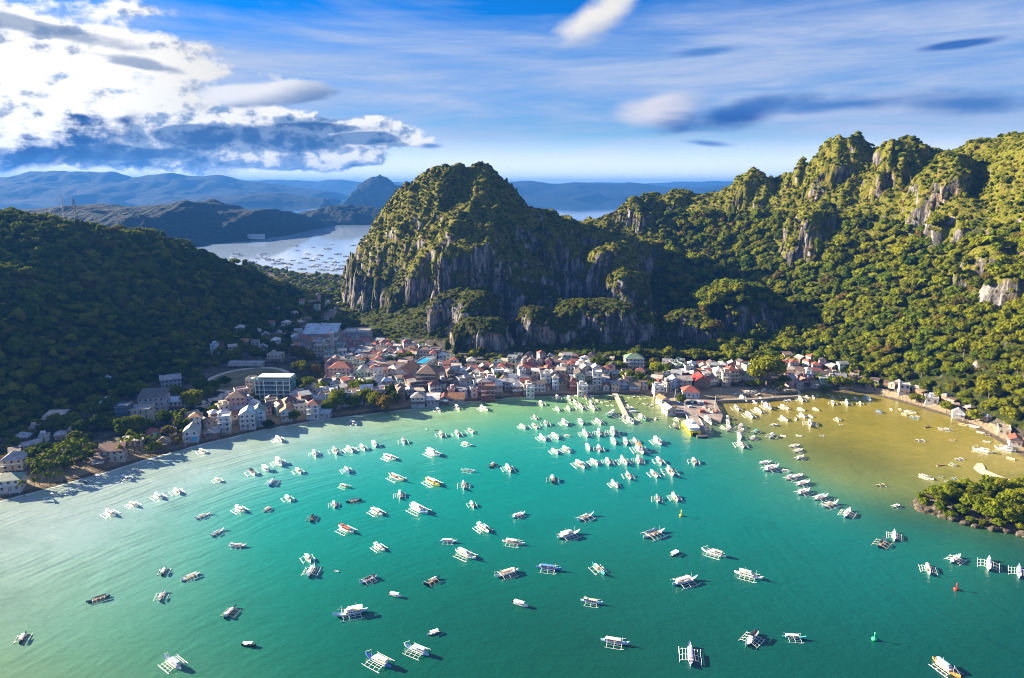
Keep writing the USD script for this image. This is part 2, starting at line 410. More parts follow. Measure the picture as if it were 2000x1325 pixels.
def height(x, y):
    i, j = (np.asarray(x) - XS[0]) / STEP, (np.asarray(y) - YS[0]) / STEP
    i0, j0 = np.clip(np.floor(i).astype(int), 0, len(XS) - 2), np.clip(np.floor(j).astype(int), 0, len(YS) - 2)
    a, b = i - i0, j - j0
    return HT[j0, i0] * (1 - a) * (1 - b) + HT[j0, i0 + 1] * a * (1 - b) + HT[j0 + 1, i0] * (1 - a) * b + HT[j0 + 1, i0 + 1] * a * b


def on_ground(px, py):
    """Where the pixel's ray meets the land."""
    d = ray(px, py)
    t = np.arange(200, 1400, 1.0) / d[1]
    p = np.array([0, 0, CAMZ]) + t[:, None] * d
    k = np.argmax(p[:, 2] < np.maximum(height(p[:, 0], p[:, 1]), 0))
    return p[k]


def refine(v, f, want, rounds=4):
    """Splits every edge longer than want(midpoint), leaving no cracks."""
    for _ in range(rounds):
        e = np.sort(f[:, [0, 1, 1, 2, 2, 0]].reshape(-1, 2), 1)
        key = e[:, 0].astype(np.int64) * len(v) + e[:, 1]
        uniq, first, inv = np.unique(key, return_index=True, return_inverse=True)
        eu = e[first]
        mid = (v[eu[:, 0]] + v[eu[:, 1]]) / 2
        cut = np.linalg.norm(v[eu[:, 0]] - v[eu[:, 1]], axis=1) > want(mid)
        if not cut.any(): break
        new = np.full(len(eu), -1)
        new[cut] = len(v) + np.arange(cut.sum())
        v = np.vstack([v, mid[cut]])
        m = new[inv.reshape(-1, 3)]
        k = (m >= 0).sum(1)
        out = [f[k == 0]]
        s, t = f[k == 3], m[k == 3]
        out += [np.stack(c, 1) for c in ((s[:, 0], t[:, 0], t[:, 2]), (s[:, 1], t[:, 1], t[:, 0]), (s[:, 2], t[:, 2], t[:, 1]), (t[:, 0], t[:, 1], t[:, 2]))]
        for q in range(3):
            w = (k == 1) & (m[:, q] >= 0)
            s = np.roll(f[w], -q, 1); t = m[w][:, q]
            out += [np.stack((s[:, 0], t, s[:, 2]), 1), np.stack((t, s[:, 1], s[:, 2]), 1)]
            w = (k == 2) & (m[:, q] < 0)
            s = np.roll(f[w], -q, 1); t = np.roll(m[w], -q, 1)
            out += [np.stack((s[:, 2], t[:, 2], t[:, 1]), 1), np.stack((s[:, 0], s[:, 1], t[:, 1]), 1), np.stack((s[:, 0], t[:, 1], t[:, 2]), 1)]
        f = np.vstack(out)
    return v, f


def vertex_normals(v, f):
    n = np.zeros_like(v)
    c = np.cross(v[f[:, 1]] - v[f[:, 0]], v[f[:, 2]] - v[f[:, 0]])
    for k in range(3): np.add.at(n, f[:, k], c)
    return n / np.maximum(np.linalg.norm(n, axis=1, keepdims=True), 1e-9)


keep = (HT > -6) & (np.abs(GX) < 0.80 * GY * 1.02 + 90)
idx = -np.ones(GX.shape, int)
q = keep[:-1, :-1] & keep[1:, :-1] & keep[:-1, 1:] & keep[1:, 1:]
need = np.zeros(GX.shape, bool)
for a in (slice(None, -1), slice(1, None)):
    for b in (slice(None, -1), slice(1, None)): need[a, b] |= q
idx[need] = np.arange(need.sum())
TV = np.stack([GX[need], GY[need], HT[need]], 1)
j, i = np.nonzero(q)
TF = np.vstack([np.stack([idx[j, i], idx[j, i + 1], idx[j + 1, i + 1]], 1), np.stack([idx[j, i], idx[j + 1, i + 1], idx[j + 1, i]], 1)])
TV, TF = refine(TV, TF, lambda m: np.where(m[:, 2] > 5.0, 4.6, 50.0), 3)
TN = vertex_normals(TV, TF)
rough = np.clip((TV[:, 2] - 6) / 12, 0, 1)
steep = np.clip((0.75 - TN[:, 2]) / 0.4, 0, 1)
flute = meshkit.fbm(TV / [9.0, 9.0, 38.0], 4, 41) - 0.5
lump = meshkit.fbm(TV / 17.0, 3, 42) - 0.5
TV = TV + TN * (rough * (steep * (flute * 13.0 + lump * 7.0) + (1 - steep) * lump * 4.0))[:, None]
TN = vertex_normals(TV, TF)


def land_mat():
    """The one land surface: jungle floor, streaked limestone where steep, sand along the water, packed earth in the town."""
    g = Graph()
    p = g.pos()
    nz = g.xyz(g.node("geometry", "normal"))[2]
    z = g.xyz(p)[2]
    streak = g.noise(g.mapping(p, scale=(1, 1, 0.1)), 0.2, 6, 0.65)
    fine = g.noise(p, 0.6, 5, 0.65)
    rock = g.rampc(streak * 0.75 + fine * 0.25, [(0.36, (.02, .02, .023)), (0.47, (.07, .068, .07)), (0.54, (.20, .19, .19)), (0.66, (.46, .43, .42))])
    warm = g.noise(p, 0.03, 3, 0.6)
    rock = g.mix(warm.ramp(0.5, 0.66) * 0.65, rock, g.mix(1.0, rock, (.95, .62, .36), "multiply"))
    veg = g.mix(g.noise(p, 0.25, 4, 0.6).ramp(0.3, 0.7), (.012, .02, .004), (.05, .06, .009))
    patch = g.noise(g.mapping(p, scale=(1, 1, 0.3)), 0.05, 5, 0.65)
    k = (nz + (patch - 0.5) * 2.4 + z.ramp(60.0, 150.0, -0.06, 0.16)).ramp(0.16, 0.38)
    c = g.mix(k, rock, veg)
    scrub = g.mix((g.noise(p, 0.45, 6, 0.7) * 0.6 + g.noise(p, 1.6, 3, 0.6) * 0.4).ramp(0.36, 0.62), (.028, .036, .007), (.175, .17, .016))
    scrub = g.mix(g.noise(p, 0.07, 4, 0.6).ramp(0.52, 0.68) * 0.6, scrub, (.15, .115, .03))
    c = g.mix(k, rock, g.mix(z.ramp(35.0, 80.0), veg, scrub))
    earth = g.mix(g.noise(p, 0.12, 4, 0.6).ramp(0.35, 0.65), (.055, .05, .042), (.13, .115, .095))
    c = g.mix(z.ramp(5.6, 5.0), c, earth)
    sandc = g.mix(g.noise(p, 0.25, 4, 0.6), (.28, .22, .15), (.37, .295, .20))
    s = (z + (g.noise(p, 0.1, 3, 0.6) - 0.5) * 0.8).ramp(3.0, 2.4)
    c = g.mix(s, c, sandc)
    wet = z.ramp(0.55, 0.2)
    c = g.mix(wet, c, (.12, .098, .07))
    bump = g.node("bump", "normal", height=streak * 0.8 + fine * 0.5 + g.noise(p, 0.45, 6, 0.7) * 0.9, strength=0.9, distance=2.2)
    b = g.node("principled_bsdf", "BSDF", base_color=c, roughness=0.95, specular_ior_level=0.12, normal=bump)
    return g.build("land", b)


tag(obj("ground", (TV, TF), land_mat(), smooth=True), "forested limestone hills and the flat sandy ground of the town", "terrain", kind="structure")

# ------------------------------------------------------------------ far hills and islands
def far_mat():
    g = Graph()
    p = g.pos()
    nz = g.xyz(g.node("geometry", "normal"))[2]
    veg = g.mix(g.noise(p, 0.012, 6, 0.7).ramp(0.35, 0.65), (.004, .009, .009), (.011, .019, .015))
    rock = g.mix(g.noise(g.mapping(p, scale=(1, 1, .2)), 0.02, 5, 0.65).ramp(0.4, 0.6), (.03, .03, .03), (.10, .095, .09))
    c = g.mix((nz + (g.noise(p, 0.006, 4, 0.6) - 0.5)).ramp(0.25, 0.55), rock, veg)
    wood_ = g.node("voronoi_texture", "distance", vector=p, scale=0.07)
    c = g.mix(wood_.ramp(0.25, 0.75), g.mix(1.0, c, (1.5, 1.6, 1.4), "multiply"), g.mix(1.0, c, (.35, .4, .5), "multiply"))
    bump = g.node("bump", "normal", height=wood_ * -1.0 + g.noise(p, 0.02, 5, 0.7) * 2.0, strength=0.6, distance=5.0)
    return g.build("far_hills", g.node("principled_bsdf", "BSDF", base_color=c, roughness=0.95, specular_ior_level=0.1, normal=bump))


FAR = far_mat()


def far_hill(name, ridge, front, back, seed, label, rough=0.35, n=2.0, dens=1.0):
    """A hill range along a ridge line given as (px, py, distance); front and back: how far its foot lies from the ridge."""
    r = np.array([at(*p) for p in ridge])
    s = np.r_[0, np.cumsum(np.linalg.norm(np.diff(r[:, :2], axis=0), axis=1))]
    ns = int(np.clip(len(ridge) * 26 * dens, 60, 420)); nt = 44
    ss, tt = np.linspace(0, s[-1], ns), np.linspace(-1, 1, nt)
    c = np.stack([np.interp(ss, s, r[:, k]) for k in range(3)], 1)
    c[:, 2] = gaussian_filter(c[:, 2], ns / len(ridge) / 6, mode="nearest")
    c[:, 2] *= 1 + (meshkit.fbm(np.stack([ss / s[-1] * len(ridge) * 2.2, 0 * ss, 0 * ss], 1), 4, seed + 7) - 0.5) * 0.16
    t = np.broadcast_to(tt, (ns, nt))
    off = np.where(t < 0, t * front, t * back)
    x = np.broadcast_to(c[:, :1], (ns, nt)).copy(); y = c[:, 1:2] + off
    S = s[-1] / len(ridge)
    q = np.stack([x, y, 0 * x], -1)
    wob = 1 + (meshkit.fbm(q / (S * 1.3), 4, seed) - 0.5) * 0.7
    prof = np.clip(1 - np.abs(t * wob) ** n, 0, 1) if n > 1.6 else np.clip(1 - np.abs(t * wob), 0, 1) ** n
    z = c[:, 2:] * prof + (meshkit.fbm(q / (S * 0.5), 5, seed + 3) - 0.5) * c[:, 2:] * rough * 1.5 * (prof ** 0.6) * np.minimum(1, np.abs(t) * 3 + 0.12)
    z = np.where(np.abs(t) > 0.999, -12, z - 6 * np.abs(t) ** 3)
    v = np.stack([x, y, z], -1).reshape(-1, 3)
    a = np.arange(ns * nt).reshape(ns, nt)
    f = np.vstack([np.stack([a[:-1, :-1], a[1:, :-1], a[1:, 1:]], -1).reshape(-1, 3), np.stack([a[:-1, :-1], a[1:, 1:], a[:-1, 1:]], -1).reshape(-1, 3)])
    return tag(obj(name, (v, f), FAR, smooth=True), label, "hill", kind="structure")


FARHILL = dict()
far_hill("hill", [(-700, 440, 1900), (-300, 425, 2000), (-60, 415, 2050), (60, 410, 2080), (130, 405, 2100), (210, 402, 2100), (290, 406, 2100), (340, 400, 2120), (385, 392, 2150), (430, 405, 2180), (480, 412, 2200), (520, 408, 2260), (560, 420, 2350), (600, 436, 2450), (628, 446, 2540)], 520, 500, 3, "dark wooded hill beyond the left ridge, sloping to the far bay", 0.3, 1.7, 1.6)
far_hill("hill", [(575, 418, 2900), (630, 405, 2920), (680, 399, 2950), (730, 408, 2980), (780, 412, 3000), (830, 420, 3000)], 230, 260, 9, "low wooded headland behind the far bay", 0.3, 1.8)
far_hill("hill", [(330, 392, 6000), (400, 384, 6100), (480, 380, 6150), (540, 376, 6200), (600, 384, 6250), (650, 388, 6300)], 420, 420, 15, "long low blue headland across the far strip of sea", 0.3, 1.8)
far_hill("hill", [(-900, 350, 7600), (-500, 340, 7700), (-250, 350, 7800), (-80, 345, 7900), (0, 346, 8000), (70, 333, 8000), (120, 331, 8000), (180, 338, 8100), (225, 335, 8150), (262, 346, 8200), (300, 341, 8200), (340, 338, 8200), (380, 344, 8300), (425, 341, 8300), (470, 352, 8400), (520, 358, 8400), (580, 366, 8500), (640, 374, 8600)], 1600, 1600, 21, "blue mountain range along the horizon behind the left hills", 0.45, 1.25, 1.2)
far_hill("hill", [(480, 352, 12500), (560, 350, 12500), (620, 353, 12500), (660, 351, 12500), (720, 355, 12500), (800, 356, 12500), (900, 352, 12500)], 1600, 1600, 33, "palest distant mountain range, just above the left far bay", 0.4, 1.3)
far_hill("hill", [(940, 372, 9000), (985, 355, 9000), (1030, 352, 9000), (1080, 358, 9100), (1130, 355, 9200), (1180, 359, 9200), (1240, 358, 9300), (1300, 364, 9300), (1360, 366, 9300), (1420, 362, 9300), (1500, 366, 9400), (1650, 360, 9400), (1900, 362, 9400)], 1300, 1300, 41, "blue mountain range across the sea behind the saddle", 0.45, 1.3)
far_hill("hill", [(1160, 356, 14000), (1260, 357, 14000), (1340, 355, 14000), (1400, 354, 14000), (1480, 352, 14000), (1600, 356, 14000)], 1500, 1500, 47, "faint farthest mountain range right of the massif", 0.4, 1.3)


def far_island(px0, px1, pybase, peaks, seed, label, n=2.6):
    """A steep rocky island seen between px0 and px1 with its waterline at pybase; peaks: (px, py) along its skyline."""
    Y = gp((px0 + px1) / 2, pybase)[1]
    k = (Y * math.cos(PITCH)) / FPX
    c = gp((px0 + px1) / 2, pybase)[0]
    w = (px1 - px0) / 2 * k
    nx, ny = 90, 50
    X, T = np.meshgrid(np.linspace(-1, 1, nx), np.linspace(-1, 1, ny))
    sky = np.array([[(at(p[0], p[1], Y + w * 0.6)[0] - c) / w, at(p[0], p[1], Y + w * 0.6)[2]] for p in peaks])
    h = np.interp(X, sky[:, 0], sky[:, 1], left=-5, right=-5)
    q = np.stack([X * w, T * w, 0 * X], -1)
    r = np.abs(T) + (meshkit.fbm(q / (w * 0.35), 3, seed) - 0.5) * 0.4
    z = h * np.clip(1 - np.clip(r, 0, 1) ** n, 0, 1) ** 0.7 + (meshkit.fbm(q / (w * .16), 4, seed + 1) - 0.5) * 0.25 * h * np.clip(1 - np.abs(T), 0, 1)
    z[[0, -1], :] = -10; z[:, [0, -1]] = -10
    v = np.stack([c + X * w, Y + w * 0.6 + T * w * 0.6, z], -1).reshape(-1, 3)
    a = np.arange(nx * ny).reshape(ny, nx)
    f = np.vstack([np.stack([a[:-1, :-1], a[:-1, 1:], a[1:, 1:]], -1).reshape(-1, 3), np.stack([a[:-1, :-1], a[1:, 1:], a[1:, :-1]], -1).reshape(-1, 3)])
    tag(obj("island", (v, f), FAR, smooth=True), label, "island", kind="structure")


far_island(682, 812, 404, [(684, 398), (692, 382), (700, 362), (712, 354), (730, 346), (743, 343), (757, 350), (772, 362), (790, 366), (806, 390)], 51, "tall dome-shaped rocky island in the far bay left of the massif")
far_island(664, 728, 406, [(668, 398), (678, 388), (688, 376), (700, 372), (712, 380), (720, 392), (726, 402)], 55, "lower rocky island in front of the tall dome island")
far_island(624, 650, 405, [(627, 398), (633, 388), (640, 391), (648, 402)], 58, "small rock stack off the dome island")
far_island(1112, 1182, 390, [(1114, 388), (1130, 383), (1150, 380), (1165, 376), (1174, 379), (1180, 387)], 61, "low blue island in the sea behind the saddle")
far_island(1000, 1012, 389, [(1001, 387), (1005, 380), (1009, 383), (1011, 387)], 63, "tiny rock islet just right of the massif's summit slope")

# ------------------------------------------------------------------ the sea
TINT = np.array((.52, .78, .80))


def water():
    xs = np.unique(np.r_[-np.geomspace(720, 20000, 26), np.arange(-720, 721, 5.0), np.geomspace(720, 20000, 26)])
    ys = np.unique(np.r_[-np.geomspace(100, 6000, 14), np.arange(-100, 900, 5.0), np.geomspace(900, 24000, 40)])
    X, Y = np.meshgrid(xs, ys)
    tints = []          # (photo position, water colour: its own scattering over that depth and bed)
    for px, py, c in [
        (0, 1000, (.37, .42, .33)), (100, 980, (.37, .43, .35)), (300, 930, (.36, .44, .36)), (500, 870, (.36, .44, .34)), (650, 840, (.36, .44, .33)), (800, 815, (.34, .42, .22)), (950, 800, (.30, .42, .20)), (1100, 790, (.25, .36, .15)), (1200, 790, (.30, .29, .09)),
        (1270, 800, (.31, .26, .08)), (0, 1080, (.33, .41, .32)), (200, 1010, (.34, .43, .36)), (400, 930, (.30, .44, .37)), (600, 870, (.27, .42, .34)), (800, 840, (.22, .39, .26)), (1000, 820, (.12, .33, .20)), (1150, 820, (.10, .28, .17)),
        (0, 1200, (.24, .33, .22)), (150, 1120, (.25, .36, .26)), (350, 1030, (.18, .36, .29)), (550, 930, (.09, .34, .29)), (750, 880, (.06, .32, .27)), (950, 860, (.03, .30, .25)), (1100, 860, (.015, .27, .24)), (1300, 860, (.006, .22, .21)),
        (0, 1320, (.20, .26, .13)), (200, 1250, (.13, .27, .17)), (350, 1150, (.10, .27, .19)), (500, 1020, (.02, .27, .22)), (700, 950, (.01, .26, .225)), (900, 920, (.006, .25, .22)), (1100, 930, (.004, .21, .19)), (1350, 930, (.004, .185, .165)),
        (300, 1320, (.07, .20, .12)), (500, 1180, (.012, .19, .14)), (700, 1050, (.005, .205, .165)), (900, 1020, (.004, .195, .165)), (1200, 1020, (.004, .165, .14)), (1450, 1000, (.003, .165, .145)),
        (600, 1310, (.006, .125, .085)), (800, 1180, (.005, .135, .10)), (1000, 1120, (.005, .14, .105)), (1250, 1120, (.005, .125, .095)), (1500, 1120, (.004, .135, .11)), (1000, 1300, (.005, .10, .07)), (1200, 1300, (.006, .09, .062)), (1500, 1300, (.004, .10, .08)), (1800, 1300, (.003, .085, .07)),
        (1650, 1040, (.004, .17, .155)), (1700, 1180, (.004, .13, .115)), (1850, 1150, (.004, .13, .11)), (2000, 1200, (.005, .11, .085)), (1100, 1200, (.006, .095, .066)),
        (1450, 820, (.17, .20, .06)), (1420, 850, (.06, .19, .12)), (1480, 880, (.05, .21, .14)), (1400, 810, (.24, .2, .055)), (1500, 790, (.31, .24, .05)), (1600, 800, (.31, .25, .045)), (1700, 800, (.32, .26, .05)), (1800, 830, (.33, .27, .05)), (1900, 860, (.36, .29, .075)), (1960, 890, (.42, .34, .13)),
        (1550, 850, (.26, .25, .06)), (1650, 850, (.26, .23, .045)), (1750, 870, (.29, .25, .05)), (1850, 900, (.34, .29, .08)), (1600, 890, (.19, .20, .055)), (1630, 872, (.13, .14, .04)), (1640, 885, (.10, .12, .035)), (1665, 905, (.09, .115, .04)), (1690, 920, (.13, .16, .055)), (1560, 905, (.15, .22, .10)), (1620, 930, (.22, .25, .10)), (1700, 945, (.24, .25, .09)), (1800, 950, (.27, .25, .08)),
        (1530, 890, (.07, .21, .13)), (1560, 930, (.05, .21, .15)), (1620, 965, (.08, .21, .14)), (1700, 985, (.07, .17, .10)), (1760, 970, (.08, .10, .04)), (1770, 1000, (.015, .07, .05)), (1850, 1035, (.01, .08, .06)), (1900, 1060, (.012, .15, .11)), (1870, 1075, (.02, .2, .15)), (1950, 1080, (.012, .09, .06)), (1740, 1040, (.006, .13, .11)), (2000, 1060, (.02, .06, .035)),
        (1880, 945, (.36, .27, .07)), (1950, 940, (.36, .27, .07)), (2050, 930, (.36, .28, .1)), (2200, 1050, (.2, .18, .06)), (2200, 1300, (.004, .085, .07)), (-200, 1060, (.37, .42, .33)), (-300, 1250, (.25, .3, .2))]:
        tints.append((*gp(px, py)[:2], *c))
    for x, y, c in [(-300, 60, (.12, .16, .08)), (0, 60, (.005, .08, .055)), (300, 60, (.004, .07, .055)), (0, -100, (.004, .06, .05)), (-700, 300, (.37, .42, .33)), (700, 200, (.004, .08, .07)), (-700, 0, (.1, .15, .1))]:
        tints.append((x, y, *c))
    T = np.array(tints)
    q = np.stack([X.ravel(), Y.ravel()], -1)
    wob = np.stack([X.ravel(), Y.ravel(), 0 * X.ravel()], -1)
    qq = q + np.stack([meshkit.fbm(wob / 38, 3, 71) - .5, meshkit.fbm(wob / 38, 3, 72) - .5], -1) * 26
    c = np.stack([LinearNDInterpolator(T[:, :2], T[:, 2 + k])(qq) for k in range(3)], -1)
    deep = np.array((.004, .05, .062))
    nearest = cKDTree(T[:, :2]).query(qq)[1]
    c = np.where(np.isnan(c), T[nearest, 2:], c)
    c = c * TINT
    milky = np.clip((60 - q[:, 0]) / 150, 0, 1)[:, None] * np.clip(c[:, :1] / .19, 0, 1)
    c = c * (1 + milky * np.array((.44, .06, .22)))
    c = c * (1 - .22 * np.clip((300 - q[:, 1]) / 90, 0, 1) * np.clip((q[:, 0] + 150) / 120, 0, 1))[:, None]
    far = np.clip((np.hypot(q[:, 0], q[:, 1] - 400) - 620) / 120, 0, 1)[:, None]
    c = (c.reshape(X.shape + (3,)))
    m = (np.abs(X) < 719) & (Y > -100) & (Y < 900)
    for k in range(3):
        s = gaussian_filter(c[..., k], 2.2); c[..., k] = np.where(m, s, c[..., k])
    c = c.reshape(-1, 3)
    gold = np.clip((q[:, 0] - 95) / 60, 0, 1) * np.clip((q[:, 1] - 300) / 60, 0, 1)
    gold = (gold * np.clip(c[:, 0] / .09, 0, 1))[:, None]
    c = c * (1 + gold * np.array((.42, -.04, -.15)))
    c = c * (1 - far) + np.array((.012, .04, .055)) * far
    painted_sheen = np.clip((q[:, 1] - 1050) / 100, 0, 1) * np.clip((2900 - q[:, 1]) / 300, 0, 1) * np.clip((250 - q[:, 0]) / 100, 0, 1)
    c = c * (1 - painted_sheen[:, None]) + np.array((.33, .43, .60)) * painted_sheen[:, None]  # silvery sky reflection on the far bay, painted into the water tint
    # swell running in to the left-hand beach
    sd = inland(q[:, 0], q[:, 1])
    near = (np.abs(q[:, 0]) < 719) & (q[:, 1] > -99) & (q[:, 1] < 800)
    v = np.stack([X.ravel(), Y.ravel(), np.zeros(X.size)], -1)
    a = np.arange(X.size).reshape(X.shape)
    f = np.vstack([np.stack([a[:-1, :-1], a[:-1, 1:], a[1:, 1:]], -1).reshape(-1, 3), np.stack([a[:-1, :-1], a[1:, 1:], a[1:, :-1]], -1).reshape(-1, 3)])
    g = Graph()
    p = g.pos()
    col = g.node("attribute", "color", attribute="tint")
    px_, py_, pz_ = g.xyz(p)
    # depth variations of the bed: sand ripples and weed
    bed = g.noise(p, 0.028, 5, 0.6, 0.5)
    col = g.mix(bed.ramp(0.56, 0.76) * 0.5, col, g.mix(1.0, col, (.55, .62, .6), "multiply"))
    red = g.xyz(col)[0].ramp(0.05, 0.16)
    mott = g.noise(p, 0.045, 6, 0.68, 0.8).ramp(0.36, 0.62)
    col = g.mix(mott * red * 0.45, col, g.mix(1.0, col, (.66, .74, .66), "multiply"))
    sand = g.noise(g.mapping(p, scale=(.5, 1, 1), rot=(0, 0, .5)), 0.11, 5, 0.62, 0.4).ramp(0.55, 0.72)
    col = g.mix(sand * red * 0.35, col, g.mix(1.0, col, (1.4, 1.3, 1.25), "multiply"))
    shallow = g.node("attribute", "color", attribute="swell")
    sw = g.xyz(shallow)[0]
    dist = g.xyz(shallow)[1]
    warp = g.noise(p, 0.012, 4, 0.55)
    crest = g.node("math", "value", math_type="sine", value1=dist * 0.62 + warp * 15.0, value2=0.0)
    crest2 = g.node("math", "value", math_type="sine", value1=dist * 1.5 + warp * 40.0 + px_ * 0.03, value2=0.0)
    gate = g.noise(g.mapping(p, scale=(1, 1, 1)), 0.02, 3, 0.6).ramp(0.38, 0.62)
    sh = (crest.pow(1.0) * 0.5 + crest2 * 0.3) * sw * gate
    # the water is lighter in bands along the swell's crests
    col = g.mix((sh * 0.5 + 0.5).ramp(0.3, 1.0) * sw * 0.2, col, g.mix(1.0, col, (1.3, 1.2, 1.15), "multiply"))
    foam = (dist + (g.noise(p, 0.25, 4, 0.6) - 0.5) * 5.0).ramp(2.6, 1.2) * sw.ramp(0.15, 0.5) * g.noise(p, 0.06, 3, 0.6).ramp(0.38, 0.5)
    col = g.mix(foam * 0.85, col, (.62, .62, .6))
    calm = py_.ramp(800.0, 1000.0, 1.0, 0.06)
    w1 = g.noise(g.mapping(p, scale=(0.55, 1.0, 1), rot=(0, 0, 0.35)), 0.45, 4, 0.62)
    w2 = g.noise(g.mapping(p, scale=(0.5, 1.0, 1), rot=(0, 0, -0.2)), 0.09, 3, 0.55)
    w3 = g.noise(g.mapping(p, scale=(0.5, 1.0, 1), rot=(0, 0, 0.15)), 1.3, 3, 0.6)
    h = (w1 * 0.26 + w2 * 0.55 + w3 * 0.1 + sh * 0.22) * calm
    bump = g.node("bump", "normal", height=h, strength=0.85, distance=1.0)
    b = g.node("principled_bsdf", "BSDF", base_color=col, roughness=calm * 0.11 + 0.025, ior=1.333, specular_ior_level=0.5, normal=bump)
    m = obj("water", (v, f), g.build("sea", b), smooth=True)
    P = UsdGeom.PrimvarsAPI(m)
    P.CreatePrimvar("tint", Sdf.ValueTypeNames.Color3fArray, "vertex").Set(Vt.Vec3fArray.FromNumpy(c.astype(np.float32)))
    dl = np.minimum(np.maximum(-sd, 0), 400)
    leftness = np.clip((250 - q[:, 0]) / 330, 0, 1)
    amp = np.clip(1.15 - dl / 260, 0.05, 1) * leftness * near
    sw_ = np.stack([amp, dl, 0 * dl], -1)
    P.CreatePrimvar("swell", Sdf.ValueTypeNames.Color3fArray, "vertex").Set(Vt.Vec3fArray.FromNumpy(sw_.astype(np.float32)))
    tag(m, "turquoise bay with sandy shallows, open sea beyond", "water", kind="structure")


water()

# ------------------------------------------------------------------ trees
def crown_mesh(seed, r=5.0, h=0.78, lobes=9, leaves=46, leaf=0.95, flat=0.0, core=0.80):
    """A broadleaf crown: uneven lobes, each a core added to block light, covered in tilted sprays of leaves."""
    rg = np.random.default_rng(seed)
    V, F, n = [], [], 0
    ico = trimesh.creation.icosphere(1)
    for k in range(lobes):
        a = rg.uniform(0, 2 * math.pi)
        d = 0 if k == 0 else r * rg.uniform(0.4, 0.68)
        lr = r * (0.55 if k == 0 else rg.uniform(0.34, 0.52))
        c = np.array([d * math.cos(a), d * math.sin(a), r * h * (1.0 if k == 0 else rg.uniform(0.35, 1.0)) * (1 - 0.35 * flat)])
        sq = np.array([1, 1, 0.8])
        v = ico.vertices * (1 + rg.uniform(-.2, .2, (len(ico.vertices), 1))) * lr * core * sq + c
        V.append(v); F.append(ico.faces + n); n += len(v)
        u = rg.normal(size=(leaves, 3)); u[:, 2] = np.abs(u[:, 2]) * 1.2 - 0.35
        u /= np.linalg.norm(u, axis=1, keepdims=True)
        o = u * lr * rg.uniform(.84, 1.1, (leaves, 1)) * sq + c
        nr = u + rg.normal(size=(leaves, 3)) * 0.55
        nr /= np.linalg.norm(nr, axis=1, keepdims=True)
        t = np.cross(nr, rg.normal(size=(leaves, 3))); t /= np.linalg.norm(t, axis=1, keepdims=True)
        b = np.cross(nr, t)
        s = leaf * rg.uniform(.5, 1.15, (leaves, 1)) * r / 5.0
        q = np.stack([o - t * s, o - b * s * .6 + nr * s * .15, o + t * s, o + b * s * .6 - nr * s * .1], 1).reshape(-1, 3)
        i = n + 4 * np.arange(leaves)
        V.append(q); F += [np.stack([i, i + 1, i + 2], 1), np.stack([i, i + 2, i + 3], 1)]; n += len(q)
    return np.vstack(V), np.vstack(F)


def taper(points, radii, sides=6):
    V, F = [], []
    pts = np.asarray(points, float)
    for k, (p, r) in enumerate(zip(pts, radii)):
        d = pts[min(k + 1, len(pts) - 1)] - pts[max(k - 1, 0)]
        d = d / np.linalg.norm(d)
        a = np.cross(d, [0.31, 0.87, 0.1]); a /= np.linalg.norm(a); b = np.cross(d, a)
        th = np.arange(sides) * 2 * math.pi / sides
        V.append(p + r * (np.cos(th)[:, None] * a + np.sin(th)[:, None] * b))
    n = len(pts)
    for k in range(n - 1):
        for s in range(sides):
            x, y = k * sides + s, k * sides + (s + 1) % sides
            F += [(x, y, y + sides), (x, y + sides, x + sides)]
    V.append(pts[[0, -1]])
    m = n * sides
    for s in range(sides):
        F += [(m, (s + 1) % sides, s), (m + 1, (n - 1) * sides + s, (n - 1) * sides + (s + 1) % sides)]
    return np.vstack(V), np.array(F)


def merge(*ms):
    V, F, n = [], [], 0
    for v, f in ms:
        V.append(v); F.append(np.asarray(f) + n); n += len(v)
    return np.vstack(V), np.vstack(F)


def trunk_mesh(seed, h, r, limbs=4, spread=2.0):
    rg = np.random.default_rng(seed)
    lean = rg.uniform(-.4, .4, 2)
    top = np.array([lean[0], lean[1], h])
    parts = [taper([(0, 0, -1.0), (lean[0] * .3, lean[1] * .3, h * .5), top], [r, r * .75, r * .45])]
    for k in range(limbs):
        a = k * 2 * math.pi / limbs + rg.uniform(-.4, .4)
        s = np.array([lean[0] * .6, lean[1] * .6, h * rg.uniform(.55, .8)])
        parts.append(taper([s, s + [spread * .6 * math.cos(a), spread * .6 * math.sin(a), h * .2], s + [spread * math.cos(a), spread * math.sin(a), h * .45]], [r * .4, r * .28, r * .12], 5))
    return merge(*parts)


def palm_mesh(seed, L=3.4, fronds=15):
    rg = np.random.default_rng(seed)
    V, F, n = [], [], 0
    for k in range(fronds):
        a = k * 2.4 + rg.uniform(-.2, .2)
        up = rg.uniform(-.1, .95)
        m = 6
        t = np.linspace(0, 1, m)
        l = L * rg.uniform(.85, 1.1)
        x = t * l * math.cos(up * .9); z = t * l * math.sin(up * .9) - 0.55 * l * t ** 2
        c = np.stack([x * math.cos(a), x * math.sin(a), z], 1)
        side = np.array([-math.sin(a), math.cos(a), 0])
        w = 0.62 * np.sin(np.pi * np.clip(t * .92 + .08, 0, 1)) ** .6
        lft, rgt = c + side * w[:, None] - [0, 0, .25] * (w[:, None] > 0), c - side * w[:, None] - [0, 0, .25]
        V.append(np.vstack([lft, c, rgt]))
        for q in range(m - 1):
            for o in (0, m):
                i = n + o + q
                F += [(i, i + 1, i + m + 1), (i, i + m + 1, i + m)]
        n += 3 * m
    return np.vstack(V), np.array(F)


